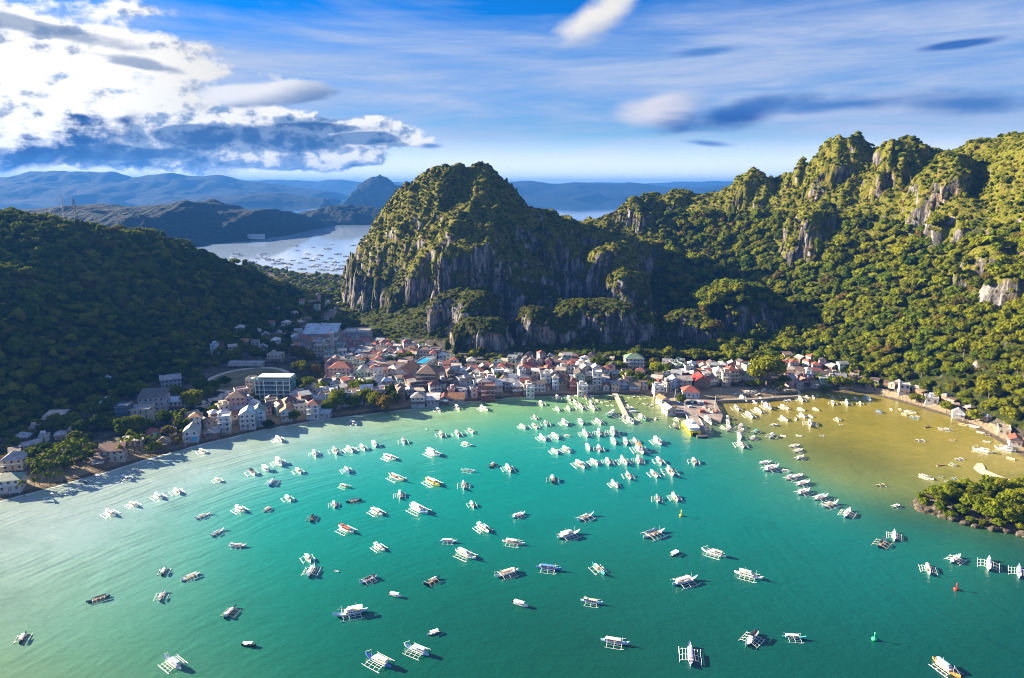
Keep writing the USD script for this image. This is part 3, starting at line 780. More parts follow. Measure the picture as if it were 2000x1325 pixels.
def wood(name, kinds, pts, nrm, scale, pick, label):
    """A far wood that reads as one mass."""
    pi = UsdGeom.PointInstancer.Define(stage, numbered("/World", name))
    base = str(pi.GetPath()) + "/plants"
    UsdGeom.Scope.Define(stage, base)
    paths = []
    for k, (m, material) in enumerate(kinds):
        pm = usdkit.mesh(stage, f"{base}/tree_{k + 1:03d}", m, material)
        paths.append(pm.GetPath())
    pi.CreatePrototypesRel().SetTargets(paths)
    pi.CreateProtoIndicesAttr(Vt.IntArray.FromNumpy(pick.astype(np.int32)))
    pi.CreatePositionsAttr(Vt.Vec3fArray.FromNumpy(pts.astype(np.float32)))
    pi.CreateScalesAttr(Vt.Vec3fArray.FromNumpy(scale.astype(np.float32)))
    rg = np.random.default_rng(len(pts))
    yaw = rg.uniform(0, 2 * math.pi, len(pts))
    # lean a little out from the slope
    ax = np.stack([-nrm[:, 1], nrm[:, 0], 0 * nrm[:, 0]], 1)
    ln = np.linalg.norm(ax, axis=1)
    ax = ax / np.maximum(ln, 1e-6)[:, None]
    th = np.arcsin(np.clip(ln, 0, 1)) * 0.45
    qs = []
    for y, a, t in zip(yaw, ax, th):
        cy, sy = math.cos(y / 2), math.sin(y / 2)
        ct, st = math.cos(t / 2), math.sin(t / 2)
        w1, x1, y1, z1 = ct, a[0] * st, a[1] * st, a[2] * st
        qs.append(Gf.Quath(w1 * cy - z1 * sy, x1 * cy + y1 * sy, y1 * cy - x1 * sy, z1 * cy + w1 * sy))
    pi.CreateOrientationsAttr(Vt.QuathArray(qs))
    tag(pi, label, "forest", kind="stuff")
    return pi


CROWNS = [crown_mesh(100 + k, 5.0, lobes=8 + k % 4, leaf=.9) for k in range(6)]
SHRUBS = [crown_mesh(200 + k, 5.0, h=.42, lobes=6, leaves=34, leaf=1.25, core=.7) for k in range(4)]
for v, _ in CROWNS: v[:, 2] += 1.0
WOODKINDS = [(CROWNS[k], FOL[j]) for k, j in ((0, 0), (1, 1), (2, 2), (3, 0), (4, 1), (5, 3), (0, 1), (2, 0))]
UMB = merge(crown_mesh(401, 5.6, h=.30, lobes=9, leaves=44, leaf=.85, flat=1.0), trunk_mesh(41, 1.0, .3, 3, 1.5))
UMB = (UMB[0] + [0, 0, 5.0], UMB[1])
UMB = merge(UMB, taper([(0, 0, -1), (.2, .1, 3), (.1, 0, 6.2)], [.34, .28, .2]))
v_, f_ = crown_mesh(402, 5.0, h=1.25, lobes=9, leaves=44, leaf=.8)
SPIRE = (v_ * [.62, .62, 1.25] + [0, 0, 1.5], f_)
PALMV = palm_mesh(77, 3.6, 13)
WOODKINDS += [(UMB, FOL[1]), (SPIRE, FOL[0]), (UMB, FOL[2])]
WOODKINDS.append(((PALMV[0] + [0, 0, 6.5], PALMV[1]), FOL[2]))
SHRUBKINDS = [(SHRUBS[k], FOL[j]) for k, j in ((0, 1), (1, 3), (2, 0), (3, 2), (0, 3), (2, 1))]

rg = np.random.default_rng(7)
tri = TV[TF]
cr = np.cross(tri[:, 1] - tri[:, 0], tri[:, 2] - tri[:, 0])
area = np.linalg.norm(cr, axis=1) / 2
fn = cr / np.maximum(2 * area[:, None], 1e-9)


def scatter(density, mask):
    w = np.where(mask, area * density, 0)
    n = rg.poisson(w)
    k = np.repeat(np.arange(len(w)), n)
    a, b = rg.uniform(size=(2, len(k)))
    s = a + b > 1
    a, b = np.where(s, 1 - a, a), np.where(s, 1 - b, b)
    t = tri[k]
    return t[:, 0] + (t[:, 1] - t[:, 0]) * a[:, None] + (t[:, 2] - t[:, 0]) * b[:, None], fn[k]


def in_view(p, n):
    x, y, f = project(p)
    to = np.array([0, 0, CAMZ]) - p
    facing = (n * to).sum(1) / np.linalg.norm(to, axis=1)
    return (x > -160) & (x < 2160) & (y < 1000) & (facing > -0.45)


def thin(p, r):
    """Keeps points at least about r apart."""
    order = np.arange(len(p)); ok = np.ones(len(p), bool)
    for i, j in cKDTree(p).query_pairs(r):
        if ok[i] and ok[j]: ok[max(i, j)] = False
    return ok

cz = tri[:, :, 2].mean(1)
slope = fn[:, 2]
hillside = cz > 7.0
karst = hillside & (((tri[:, :, 0].mean(1) > -240) & (tri[:, :, 0].mean(1) < 175) & (tri[:, :, 1].mean(1) > 575)) | ((cz > 118) & (tri[:, :, 0].mean(1) > 100)))
P, N = scatter(1 / 15.0, hillside & (slope > 0.50) & ~karst)
P2_, N2_ = scatter(1 / 11.0, karst & (slope > 0.40))
sm = np.r_[np.zeros(len(P), bool), np.ones(len(P2_), bool)]
P, N = np.vstack([P, P2_]), np.vstack([N, N2_])
k = in_view(P, N); P, N, sm = P[k], N[k], sm[k]
k = thin(P, 4.6) if False else np.r_[thin(P[~sm], 4.2), thin(P[sm], 2.2)]
P, N, sm = np.vstack([P[~sm], P[sm]])[k], np.vstack([N[~sm], N[sm]])[k], np.r_[np.zeros((~sm).sum(), bool), np.ones(sm.sum(), bool)][k]
rr = np.exp(rg.normal(-0.10, 0.25, len(P))).clip(.45, 1.6)
rr = np.where(sm, np.exp(rg.normal(-1.2, .32, len(P))).clip(.16, .7), rr) * np.where(P[:, 0] < -235, 0.85, 1.0)
isr = np.clip((P[:, 0] - 130) / 80, 0, 1)
S = np.stack([rr, rr, rr * rg.uniform(.75, 1.15, len(P))], 1)
region = np.where(P[:, 0] < -235, 0, np.where((P[:, 0] - 150 + (P[:, 1] - 640) * 0.0) < 0, 1, 2))
region = np.where((P[:, 0] < -235) | ((P[:, 0] < -190) & (P[:, 1] < 720)), 0, region)
TREES = (P, N, S, region)
_o = np.where((region == 2) & (P[:, 1] < 620))[0]
NEAR_TREES = _o[np.argsort(np.hypot(P[_o, 0], P[_o, 1]))][:150]
region[NEAR_TREES] = 9
names = ["dense dark jungle covering the shaded left hill", "jungle clinging to the top and flanks of the limestone massif", "sunlit yellow-green jungle covering the steep right-hand slope"]
for r in range(3):
    m = region == r
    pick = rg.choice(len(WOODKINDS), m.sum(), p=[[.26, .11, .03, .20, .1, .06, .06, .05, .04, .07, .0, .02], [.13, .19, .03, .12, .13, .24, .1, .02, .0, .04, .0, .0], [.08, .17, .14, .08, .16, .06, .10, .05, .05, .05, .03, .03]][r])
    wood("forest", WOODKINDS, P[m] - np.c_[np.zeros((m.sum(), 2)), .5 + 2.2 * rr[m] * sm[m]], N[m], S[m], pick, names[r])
Q, M = scatter(1 / 16.0, hillside & (slope > -0.1) & (slope < 0.56))
ns = meshkit.fbm(Q / [34, 34, 60], 4, 91)
up = M[:, 2]
k = in_view(Q, M) & (ns + up * 0.5 + np.clip((Q[:, 2] - 70) / 60, -.5, 1) * 0.10 > 0.615)
Q, M = Q[k], M[k]
k = thin(Q, 3.0); Q, M = Q[k], M[k]
rr = rg.uniform(0.18, 0.5, len(Q))
S2 = np.stack([rr, rr, rr * rg.uniform(.8, 1.3, len(Q))], 1)
wood("cliff_shrubs", SHRUBKINDS, Q - M * 0.6, M, S2, rg.choice(len(SHRUBKINDS), len(Q)), "shrubs and creepers rooted on the limestone cliffs and crags")
print("trees", len(P), "shrubs", len(Q), "land tris", len(TF))

# ------------------------------------------------------------------ helpers for built things
class MB:
    """Collects boxes, bars and sheets into one mesh."""
    def __init__(self): self.v, self.f, self.n = [], [], 0
    def add(self, v, f):
        v = np.asarray(v, float); self.v.append(v); self.f.append(np.asarray(f) + self.n); self.n += len(v); return self
    def box(self, x0, x1, y0, y1, z0, z1):
        v = [(x, y, z) for z in (z0, z1) for y in (y0, y1) for x in (x0, x1)]
        f = [(0, 2, 3), (0, 3, 1), (4, 5, 7), (4, 7, 6), (0, 1, 5), (0, 5, 4), (2, 6, 7), (2, 7, 3), (0, 4, 6), (0, 6, 2), (1, 3, 7), (1, 7, 5)]
        return self.add(v, f)
    def bar(self, a, b, r, sides=5):
        return self.add(*taper([a, b], [r, r], sides))
    def path(self, pts, r, sides=5):
        return self.add(*taper(pts, [r] * len(pts), sides))
    def prism(self, poly, z0, z1):
        m = trimesh.creation.extrude_polygon(poly, z1 - z0, engine="earcut"); m.apply_translation((0, 0, z0))
        return self.add(m.vertices, m.faces)
    def quad(self, a, b, c, d):
        return self.add([a, b, c, d], [(0, 1, 2), (0, 2, 3)])
    def put(self, name, material, parent, smooth=False):
        if not self.n: return None
        return obj(name, (np.vstack(self.v), np.vstack(self.f)), material, parent, smooth)


_mats = {}


def paint(rgb, rough=0.6, name="paint"):
    key = (tuple(round(v, 3) for v in rgb), rough)
    if key not in _mats:
        _mats[key] = flat_mat(f"{name}_{len(_mats):03d}", rgb, rough, vary=0.16, scale=0.7)
    return _mats[key]


GLASS = flat_mat("window_dark", (.035, .045, .06), 0.12)
WALLS = {"white": (0.507, 0.5, 0.486), "cream": (0.448, 0.392, 0.308), "pink": (0.488, 0.321, 0.307), "grey": (0.344, 0.344, 0.344), "pale blue": (0.383, 0.46, 0.543), "beige": (0.438, 0.368, 0.285), "brick red": (0.289, 0.115, 0.087), "pale green": (0.351, 0.441, 0.364), "brown": (0.211, 0.141, 0.099), "bare concrete": (0.324, 0.303, 0.282), "dark blue": (0.055, 0.083, 0.132), "teal": (0.059, 0.205, 0.212)}
ROOFS = {"rusty brown": (.155, .105, .085), "red": (.30, .085, .06), "grey metal": (.30, .31, .33), "pale blue": (.45, .55, .66), "orange": (.42, .19, .08), "green": (.16, .27, .19), "dark": (.09, .08, .08), "cream": (.46, .42, .36), "maroon": (.17, .055, .05), "white": (.64, .64, .64), "thatched": (.26, .2, .12), "scarlet": (.72, .02, .02)}


def roof_mat(c):
    k = ("roof", c)
    if k not in _mats:
        g = Graph()
        p = g.node("texture_coordinate", "object")
        w = g.node("wave_texture", "fac", wave_type="bands", bands_direction="x", vector=p, scale=1.6, distortion=0.3)
        n = g.noise(g.pos(), 0.5, 5, 0.65)
        rgb = ROOFS[c]
        col = g.mix(n.ramp(0.35, 0.7), tuple(v * .72 for v in rgb), tuple(min(.85, v * 1.15) for v in rgb))
        col = g.mix(g.noise(g.pos(), 0.16, 4, 0.65).ramp(0.48, 0.66) * 0.6, col, (.17, .10, .065))
        col = g.mix(g.noise(g.mapping(p, scale=(3, .4, 1)), 0.8, 3, 0.6).ramp(0.5, 0.8) * 0.5, col, g.mix(1.0, col, (.5, .48, .46), "multiply"))
        b = g.node("bump", "normal", height=w, strength=0.4, distance=0.06)
        _mats[k] = g.build("roof_" + c.replace(" ", "_"), g.node("principled_bsdf", "BSDF", base_color=col, roughness=0.55, normal=b))
    return _mats[k]


def build_house(t, w, d, floors, wall, roof, kind, seed, fh=3.0, balcony=False, each_window=True, hip=0.0, ov=0.6, rise=None, win=(1.1, 1.2), tank=True):
    """Walls, roof, windows, door and trim of a building w wide (x), d deep (y), its front towards -y."""
    rg = random.Random(seed)
    H = floors * fh
    wm = paint(WALLS[wall], 0.85, "wall")
    m = MB().box(-w / 2, w / 2, -d / 2, d / 2, -2.5, H)
    rise = rise if rise is not None else min(w, d) * rg.uniform(.24, .36)
    along = w >= d          # the ridge runs along x
    if kind == "gable":
        if along: m.add([(-w/2, -d/2, H), (-w/2, d/2, H), (-w/2, 0, H+rise), (w/2, -d/2, H), (w/2, d/2, H), (w/2, 0, H+rise)], [(0, 2, 1), (3, 4, 5)])
        else: m.add([(-w/2, -d/2, H), (w/2, -d/2, H), (0, -d/2, H+rise), (-w/2, d/2, H), (w/2, d/2, H), (0, d/2, H+rise)], [(0, 1, 2), (4, 3, 5)])
    m.put("wall", wm, t)
    r = MB()
    a, b, th = w / 2 + ov, d / 2 + ov, 0.14
    if kind in ("gable", "hip"):
        drop = rise * ov / (min(w, d) / 2)
        e = H - drop
        if kind == "gable":
            if along: top = [(-a, 0, H+rise), (a, 0, H+rise)]; quads = [((-a, -b, e), (a, -b, e), top[1], top[0]), ((a, b, e), (-a, b, e), top[0], top[1])]
            else: top = [(0, -b, H+rise), (0, b, H+rise)]; quads = [((a, -b, e), (a, b, e), top[1], top[0]), ((-a, b, e), (-a, -b, e), top[0], top[1])]
            for qd in quads:
                q = np.array(qd, float); n = np.cross(q[1] - q[0], q[2] - q[0]); n /= np.linalg.norm(n)
                r.add(np.vstack([q + n * th, q]), [(0, 1, 2), (0, 2, 3), (4, 6, 5), (4, 7, 6), (0, 4, 5), (0, 5, 1), (1, 5, 6), (1, 6, 2), (2, 6, 7), (2, 7, 3), (3, 7, 4), (3, 4, 0)])
        else:
            k = max(0.0, (a - b)) if along else 0.0
            l = max(0.0, (b - a)) if not along else 0.0
            R0, R1 = (-k - .01, -l - .01, H+rise), (k + .01, l + .01, H+rise)
            c = [(-a, -b, e), (a, -b, e), (a, b, e), (-a, b, e)]
            V = c + [R0, R1]
            if along: F = [(0, 1, 5), (0, 5, 4), (1, 2, 5), (2, 3, 4), (2, 4, 5), (3, 0, 4)]
            else: F = [(0, 1, 4), (1, 2, 5), (1, 5, 4), (2, 3, 5), (3, 0, 4), (3, 4, 5)]
            r.add(V, F + [(0, 2, 1), (0, 3, 2)])
        r.put("roof", roof_mat(roof), t)
    elif kind == "shed":
        V = [(-a, -b, H + .05), (a, -b, H + .05), (a, b, H + rise * .6), (-a, b, H + rise * .6)]
        q = np.array(V, float)
        r.add(np.vstack([q + [0, 0, th], q]), [(0, 1, 2), (0, 2, 3), (4, 6, 5), (4, 7, 6), (0, 4, 5), (0, 5, 1), (1, 5, 6), (1, 6, 2), (2, 6, 7), (2, 7, 3), (3, 7, 4), (3, 4, 0)])
        r.put("roof", roof_mat(roof), t)
    else:                   # flat: slab and parapet
        r.box(-w/2 - .15, w/2 + .15, -d/2 - .15, d/2 + .15, H, H + .2)
        r.put("roof", roof_mat(roof) if roof in ROOFS else wm, t)
        p = MB(); o = .16
        p.box(-w/2 - o, w/2 + o, -d/2 - o, -d/2 + .05, H + .2, H + 1.0); p.box(-w/2 - o, w/2 + o, d/2 - .05, d/2 + o, H + .2, H + 1.0)
        p.box(-w/2 - o, -w/2 + .05, -d/2 + .05, d/2 - .05, H + .2, H + 1.0); p.box(w/2 - .05, w/2 + o, -d/2 + .05, d/2 - .05, H + .2, H + 1.0)
        p.put("parapet", wm, t)
        if tank and rg.random() < 0.7:
            x, y = rg.uniform(-w/4, w/4), rg.uniform(0, d/3)
            h = MB().box(x - 1.3, x + 1.3, y - 1.2, y + 1.2, H + .2, H + 2.6)
            h.put("stair_hut", wm, t)
        if tank and rg.random() < 0.6:
            x, y = rg.uniform(-w/3, w/3), rg.uniform(-d/3, 0)
            MB().bar((x, y, H + .2), (x, y, H + 1.8), .6, 8).put("water_tank", paint((.2, .3, .42), .4), t)
    # windows: front, and the two sides
    W, Hh = win
    ws = MB(); tr = MB()
    def window(x, y, z, nx, ny):
        if each_window: k = MB()
        else: k = ws
        if ny: k.box(x - W/2, x + W/2, y - .05, y + .03, z, z + Hh)
        else: k.box(x - .03 if nx > 0 else x - .05, x + .05 if nx > 0 else x + .03, y - W/2, y + W/2, z, z + Hh)
        if ny: tr.box(x - W/2 - .12, x + W/2 + .12, y - .14, y - .0, z - .12, z - .002)
        if each_window: k.put("window", GLASS, t)
    nfx, nfy = max(1, int(w / 2.7)), max(1, int(d / 3.2))
    for fl in range(floors):
        z = fl * fh + .95
        for i in range(nfx):
            x = (i + .5) / nfx * w - w / 2
            if fl == 0 and i == nfx // 2: continue
            window(x, -d/2, z, 0, -1)
        for s in (-1, 1):
            for i in range(nfy):
                if (i + fl) % 3 == 2: continue
                window(s * w / 2, (i + .5) / nfy * d - d / 2, z, s, 0)
    if not each_window:
        o = ws.put("window_rows", GLASS, t)
        if o: tag(o, kind="stuff")
    tr.put("sill", paint((.6, .58, .54), .8), t)
    x = (nfx // 2 + .5) / nfx * w - w / 2
    MB().box(x - .5, x + .5, -d/2 - .06, -d/2 + .02, 0, 2.2).put("door", paint((.2, .12, .07), .6), t)
    if balcony:
        for fl in range(1, floors):
            z = fl * fh
            MB().box(-w/2, w/2, -d/2 - 1.5, -d/2 + .01, z - .18, z).put("balcony", wm, t)
            rl = MB()
            rl.box(-w/2, w/2, -d/2 - 1.5, -d/2 - 1.42, z + .75, z + .95)
            for i in range(int(w / 1.2) + 1):
                xx = -w/2 + .06 + i * (w - .12) / int(w / 1.2)
                rl.box(xx - .05, xx + .05, -d/2 - 1.5, -d/2 - 1.42, z, z + .75)
            rl.put("railing", paint((.72, .72, .72), .5), t)
        ps = MB()
        for i in range(4):
            xx = -w/2 + .15 + i * (w - .3) / 3
            ps.box(xx - .13, xx + .13, -d/2 - 1.42, -d/2 - 1.16, -2, (floors - 1) * fh - .18)
        ps.put("balcony_post", wm, t)
    if balcony is False and floors < 4 and rg.random() < .4:
        a = rg.uniform(1.6, 3.0); z = min(fh, 2.9) - .1
        aw = MB(); q = np.array([(-w/2, -d/2 - a, z - .7), (w/2, -d/2 - a, z - .7), (w/2, -d/2, z), (-w/2, -d/2, z)])
        aw.add(np.vstack([q + [0, 0, .08], q]), [(0, 1, 2), (0, 2, 3), (4, 6, 5), (4, 7, 6), (0, 4, 5), (0, 5, 1), (1, 5, 6), (1, 6, 2), (2, 6, 7), (2, 7, 3), (3, 7, 4), (3, 4, 0)])
        aw.put("awning", roof_mat(rg.choice(["grey metal", "rusty brown", "pale blue", "cream", "dark", "thatched"])), t)
        for x in (-w/2 + .1, w/2 - .1): MB().bar((x, -d/2 - a + .1, -2), (x, -d/2 - a + .1, z - .7), .07, 4).put("awning_post", BARK, t)
    return H


# ------------------------------------------------------------------ unique labels: each thing by its look and by what it stands beside
class Namer:
    def __init__(self, marks): self.marks, self.todo = marks, []
    def add(self, prim, look, x, y): self.todo.append((prim, look, np.array([x, y])))
    def finish(self):
        L = {n: np.array(p[:2]) for n, p in self.marks.items()}
        groups = {}
        for prim, look, p in self.todo:
            n = min(L, key=lambda k: np.linalg.norm(L[k] - p))
            d = p - L[n]
            if abs(d[0]) > abs(d[1]): rel = "right of" if d[0] > 0 else "left of"
            else: rel = "behind" if d[1] > 0 else "in front of"
            groups.setdefault((look, rel, n), []).append((np.linalg.norm(d), prim))
        o = ["nearest it", "second nearest it", "third nearest it", "fourth nearest it", "fifth nearest it", "sixth nearest it", "seventh nearest it", "eighth nearest it", "ninth nearest it"]
        for (look, rel, n), items in groups.items():
            items.sort(key=lambda i: i[0])
            for k, (_, prim) in enumerate(items):
                text = f"{look} {rel} {n}" + (", " + (o[k] if k < 9 else "far off") if len(items) > 1 else "")
                for cut in ("two-storey ", "three-storey ", "bare ", "metal ", "outrigger ", "low ", "walking ", "sloping "):
                    if len(text.split()) > 16: text = text.replace(cut, "", 1)
                tag(prim, text)


def ground_at(px, py):
    p = gp(px, py, 4.0)
    h = float(height(p[0], p[1]))
    return on_ground(px, py) if h > 6 else np.array([p[0], p[1], h])


# ------------------------------------------------------------------ buildings one can pick out by name
OCC = []                # (x, y, radius) already built over
HOUSE_MARK = {}
rl = random.Random(3)


def px_len(px, Y): return px * (Y * math.cos(PITCH) + 146 * math.sin(PITCH)) / FPX


def landmark(name, label, cat, px, py, wpx, floors, wall, roof, kind, d=9.0, rz=0.0, mark=None, name_="house", each=True, group=None, **k):
    """px, py: middle of the front wall's foot in the photograph; wpx: its width there."""
    p = ground_at(px, py)
    w = px_len(wpx, p[1])
    c, s = math.cos(rz), math.sin(rz)
    q = np.array([p[0] - s * d / 2, p[1] + c * d / 2])
    z = float(min(height(q[0], q[1]), p[2] + 2))
    t = thing(name, (q[0], q[1], max(z, 1.6)), rz, None, label, cat, group)
    H = build_house(t, w, d, floors, wall, roof, kind, len(OCC), each_window=each, **k)
    OCC.append((q[0], q[1], max(w, d) * .56))
    if mark: HOUSE_MARK[mark] = (q[0], q[1])
    return t, w, d, H


# hotel of teal glass
t, w, d, H = landmark("hotel", "four-storey hotel of teal glass with a white roof deck beside the playing field", "hotel", 534, 780, 68, 4, "teal", "white", "flat", 13, -0.02, "teal glass hotel", fh=3.3, win=(1.9, 1.9), tank=False)
fr = MB()
for fl in range(5): fr.box(-w/2 - .2, w/2 + .2, -d/2 - .35, -d/2 - .1, fl * 3.3 - .12, fl * 3.3 + .14)
for x in (-w/2, -w/2 + w * .12, -w/2 + w * .26, w * .12, w * .32, w/2): fr.box(x - .22, x + .22, -d/2 - .42, -d/2 - .1, -1, H + .4)
fr.put("white_frame", paint((.72, .75, .76), .5), t)
MB().box(-w/2 + 1, w/2 - .3, -d/2 + 2.5, d/2 - .5, H + 1.8, H + 2.1).box(-w/2 + 1.2, -w/2 + 1.6, -d/2 + 3, d/2 - 1, H + .2, H + 1.8).box(w/2 - 1, w/2 - .6, -d/2 + 3, d/2 - 1, H + .2, H + 1.8).put("roof_deck_canopy", paint((.74, .74, .74), .5), t)
# left-hand hotel in three blocks
landmark("hotel", "dark blue hotel block with small square windows among the trees", "hotel", 240, 832, 24, 4, "dark blue", "grey metal", "flat", 9, 0.12, "dark blue hotel block", win=(.9, 1.0), tank=False)
landmark("hotel", "cream hotel block with tall narrow windows beside the dark blue block", "hotel", 272, 829, 40, 3, "cream", "grey metal", "flat", 10, 0.1, "cream hotel block", win=(.7, 1.7))
landmark("hotel", "tall hotel wing under a slanting dark roof behind the cream block", "hotel", 298, 812, 48, 4, "grey", "dark", "shed", 12, 0.14, None, rise=5)
landmark("house", "white low building with a blue-grey roof left of the acacia tree", "house", 340, 802, 32, 2, "white", "pale blue", "shed", 8, 0.05)
landmark("house", "white beach house with a pale blue gable at the sand's edge", "house", 484, 829, 28, 3, "white", "pale blue", "gable", 10, 0.25, "white and pale blue beach house", balcony=True)
landmark("house", "pale blue house with a green gable beside the white and pale blue beach house", "house", 505, 823, 22, 3, "pale blue", "green", "gable", 9, 0.25, None, balcony=True)
landmark("house", "three-storey pink house under a brown hipped roof behind the beach", "house", 462, 802, 34, 3, "pink", "rusty brown", "hip", 10, 0.2, "pink and brown house")
landmark("house", "tall beige narrow building at the left end of the teal hotel", "building", 489, 775, 15, 4, "beige", "white", "flat", 8, 0.0)
landmark("house", "white cottage with an orange roof standing on the sand", "house", 560, 814, 22, 2, "white", "orange", "gable", 9, 0.3, "orange-roofed beach cottage")
landmark("house", "white three-storey beach house with open balconies under a maroon roof", "house", 611, 810, 23, 3, "white", "maroon", "hip", 9, 0.05, "white balcony house", balcony=True)
landmark("house", "low beach bar with a pale blue roof beside the balcony house", "bar", 633, 809, 20, 1, "grey", "pale blue", "shed", 8, 0.05)
landmark("house", "big pink and white house under a red hipped roof behind the trees", "house", 664, 741, 40, 3, "pink", "red", "hip", 12, 0.0, "red-roofed pink mansion")
landmark("house", "house with a pale olive gable roof beside the red-roofed mansion", "house", 705, 742, 28, 2, "pale green", "cream", "gable", 13, 0.05)
t, w, d, H = landmark("church", "white church with an orange gable roof and cross behind the waterfront", "church", 783, 747, 30, 2, "white", "orange", "gable", 24, -0.25, "white church", fh=3.6, win=(1.3, 1.7), rise=4.2)
MB().box(-.15, .15, -d/2 - .2, -d/2 + .1, H + 4.2, H + 7.0).box(-.9, .9, -d/2 - .2, -d/2 + .1, H + 5.6, H + 5.9).put("cross", paint((.72, .70, .66), .6), t)
t, w, d, H = landmark("hotel", "dark brown four-storey hotel with open galleries under a red-brown hipped roof", "hotel", 833, 760, 38, 4, "brown", "rusty brown", "hip", 15, -0.08, "dark brown hotel", balcony=True)
landmark("building", "unfinished bare concrete block at the foot of the cliff", "building", 836, 706, 44, 3, "bare concrete", "rusty brown", "flat", 14, -0.1, "bare concrete block")
t, w, d, H = landmark("hotel", "white hotel with a blue swimming pool on its roof above the church", "hotel", 819, 726, 24, 2, "white", "grey metal", "flat", 22, -0.28, None, tank=False)
MB().box(-w/2 + 1.2, w/2 - 2, -d/2 + 2, d/2 - 4, H + .2, H + .42).put("pool_water", paint((.03, .36, .62), .1), t)
t, w, d, H = landmark("warehouse", "long market hall with a pale blue metal roof at the valley's mouth", "hall", 624, 665, 66, 1, "grey", "pale blue", "shed", 26, 0.06, "pale blue market hall", fh=6, rise=9)
landmark("hotel", "grey hotel with a pale parapet right of the market hall", "hotel", 694, 668, 50, 3, "grey", "cream", "flat", 18, -0.05, "grey parapet hotel")
landmark("building", "square beige office block in front of the market hall", "building", 627, 697, 26, 3, "beige", "cream", "flat", 10, 0.0, "square beige block")
t, w, d, H = landmark("tower", "slender pale concrete tower right of the square beige block", "tower", 649, 700, 6, 7, "bare concrete", "grey metal", "flat", 4, 0.0, None, win=(.5, .9), tank=False)
landmark("building", "cream two-storey school building behind the playing field", "school", 536, 708, 28, 2, "cream", "cream", "flat", 9, -0.05, "cream school")
landmark("house", "tall narrow white apartment house over the waterfront right of the terraces", "building", 1166, 754, 17, 4, "white", "white", "flat", 8, -0.05, "narrow white apartment house", balcony=True)
t, w, d, H = landmark("house", "white house with a domed turret and red roof below the cliff", "house", 1032, 741, 34, 3, "white", "red", "hip", 11, 0.1, "turreted white house")
MB().add(*taper([(-w/4, 0, H), (-w/4, 0, H + 5), (-w/4, 0, H + 6.5)], [1.6, 1.6, .1], 10)).put("turret", paint(WALLS["pink"], .8), t)
landmark("house", "brick red and white beach hotel standing on the sand", "hotel", 953, 774, 26, 3, "brick red", "rusty brown", "flat", 9, 0.0, "brick red beach hotel", balcony=True)
landmark("shed", "long low beach restaurant under a bright orange roof", "restaurant", 891, 780, 30, 1, "cream", "orange", "gable", 9, 0.04, "orange-roofed restaurant")
landmark("shed", "broad white awning roof of a beach restaurant", "restaurant", 845, 783, 24, 1, "grey", "white", "shed", 11, 0.04)
landmark("house", "two-storey white beach bar under a grey hipped roof left of the white awning", "bar", 816, 786, 26, 2, "white", "grey metal", "hip", 10, 0.06)
landmark("shed", "small maroon-roofed beach restaurant right of the white awning", "restaurant", 867, 781, 18, 1, "brown", "maroon", "gable", 10, 0.04)
landmark("house", "grey house with a dark gable facing the sea in the waterfront terrace", "house", 1133, 752, 20, 3, "pale green", "dark", "gable", 12, 0.0, "dark-gabled house")
landmark("house", "white two-storey house with square balconies at the water's edge", "house", 1138, 765, 18, 2, "white", "white", "flat", 8, 0.0, None, balcony=True)
landmark("house", "white box-shaped house standing on the sand", "house", 1036, 770, 15, 2, "white", "white", "flat", 7, 0.0, "white box house")
landmark("house", "white terraced house with many small balconies above the waterfront", "house", 1065, 752, 20, 3, "white", "cream", "flat", 9, 0.0, None, balcony=True)
landmark("house", "cream two-storey house under a pale roof close to the cliff foot", "house", 921, 726, 18, 3, "cream", "cream", "hip", 8, 0.0, "cream cliff-foot house")
landmark("house", "white house with a dark brown roof below the white cliff", "house", 1098, 728, 26, 2, "white", "rusty brown", "shed", 9, 0.0)
landmark("hotel", "white hotel with a green roof high at the cliff foot", "hotel", 1239, 722, 36, 3, "white", "green", "hip", 12, -0.05, "green-roofed hotel", balcony=True)
t, w, d, H = landmark("warehouse", "warehouse with a scarlet metal roof behind the port terminal", "warehouse", 1371, 757, 30, 2, "brown", "scarlet", "gable", 12, 0.0, "scarlet-roofed warehouse")
landmark("terminal", "white and blue port terminal under a red hipped roof", "terminal", 1350, 772, 32, 1, "pale blue", "red", "hip", 11, -0.12, "port terminal", fh=4.0)
landmark("house", "white hall with orange roof at the root of the quay", "house", 1300, 783, 16, 1, "white", "orange", "gable", 8, 0.35, "orange-roofed quay hall", fh=3.4)
landmark("shed", "grey gabled shelter at the edge of the quay", "shelter", 1312, 802, 18, 1, "grey", "grey metal", "gable", 10, 0.2, None)
landmark("house", "white three-storey house with blue windows near the big tree", "house", 1406, 747, 18, 3, "white", "white", "hip", 9, 0.05, "white house by the big tree", balcony=True)
landmark("house", "cream and red three-storey house next to the white house by the big tree", "house", 1431, 746, 22, 3, "cream", "red", "hip", 9, 0.1, None, balcony=True)
landmark("house", "long cream gabled building left of the scarlet-roofed warehouse", "house", 1338, 757, 26, 2, "cream", "cream", "gable", 9, 0.0)
landmark("house", "pale blue gabled hall behind the port terminal", "hall", 1318, 757, 18, 2, "pale blue", "pale blue", "gable", 9, 0.0)
landmark("house", "white flat-roofed house at the landward end of the jetty", "house", 1288, 767, 20, 2, "white", "white", "flat", 9, 0.0)
landmark("house", "white flat-topped concrete house with large openings above the right-hand beach", "building", 1766, 768, 18, 2, "white", "white", "flat", 6, -0.35, "white concrete frame", win=(1.6, 1.8), tank=False)
landmark("house", "white flat-roofed house at the edge of the right-hand woods", "house", 1820, 785, 22, 1, "white", "white", "flat", 8, -0.45, "white house at the woods' edge")
landmark("house", "white-fronted grey cottage beside the right-hand beach", "house", 1873, 808, 20, 1, "white", "grey metal", "hip", 9, -0.5, "grey beach cottage")
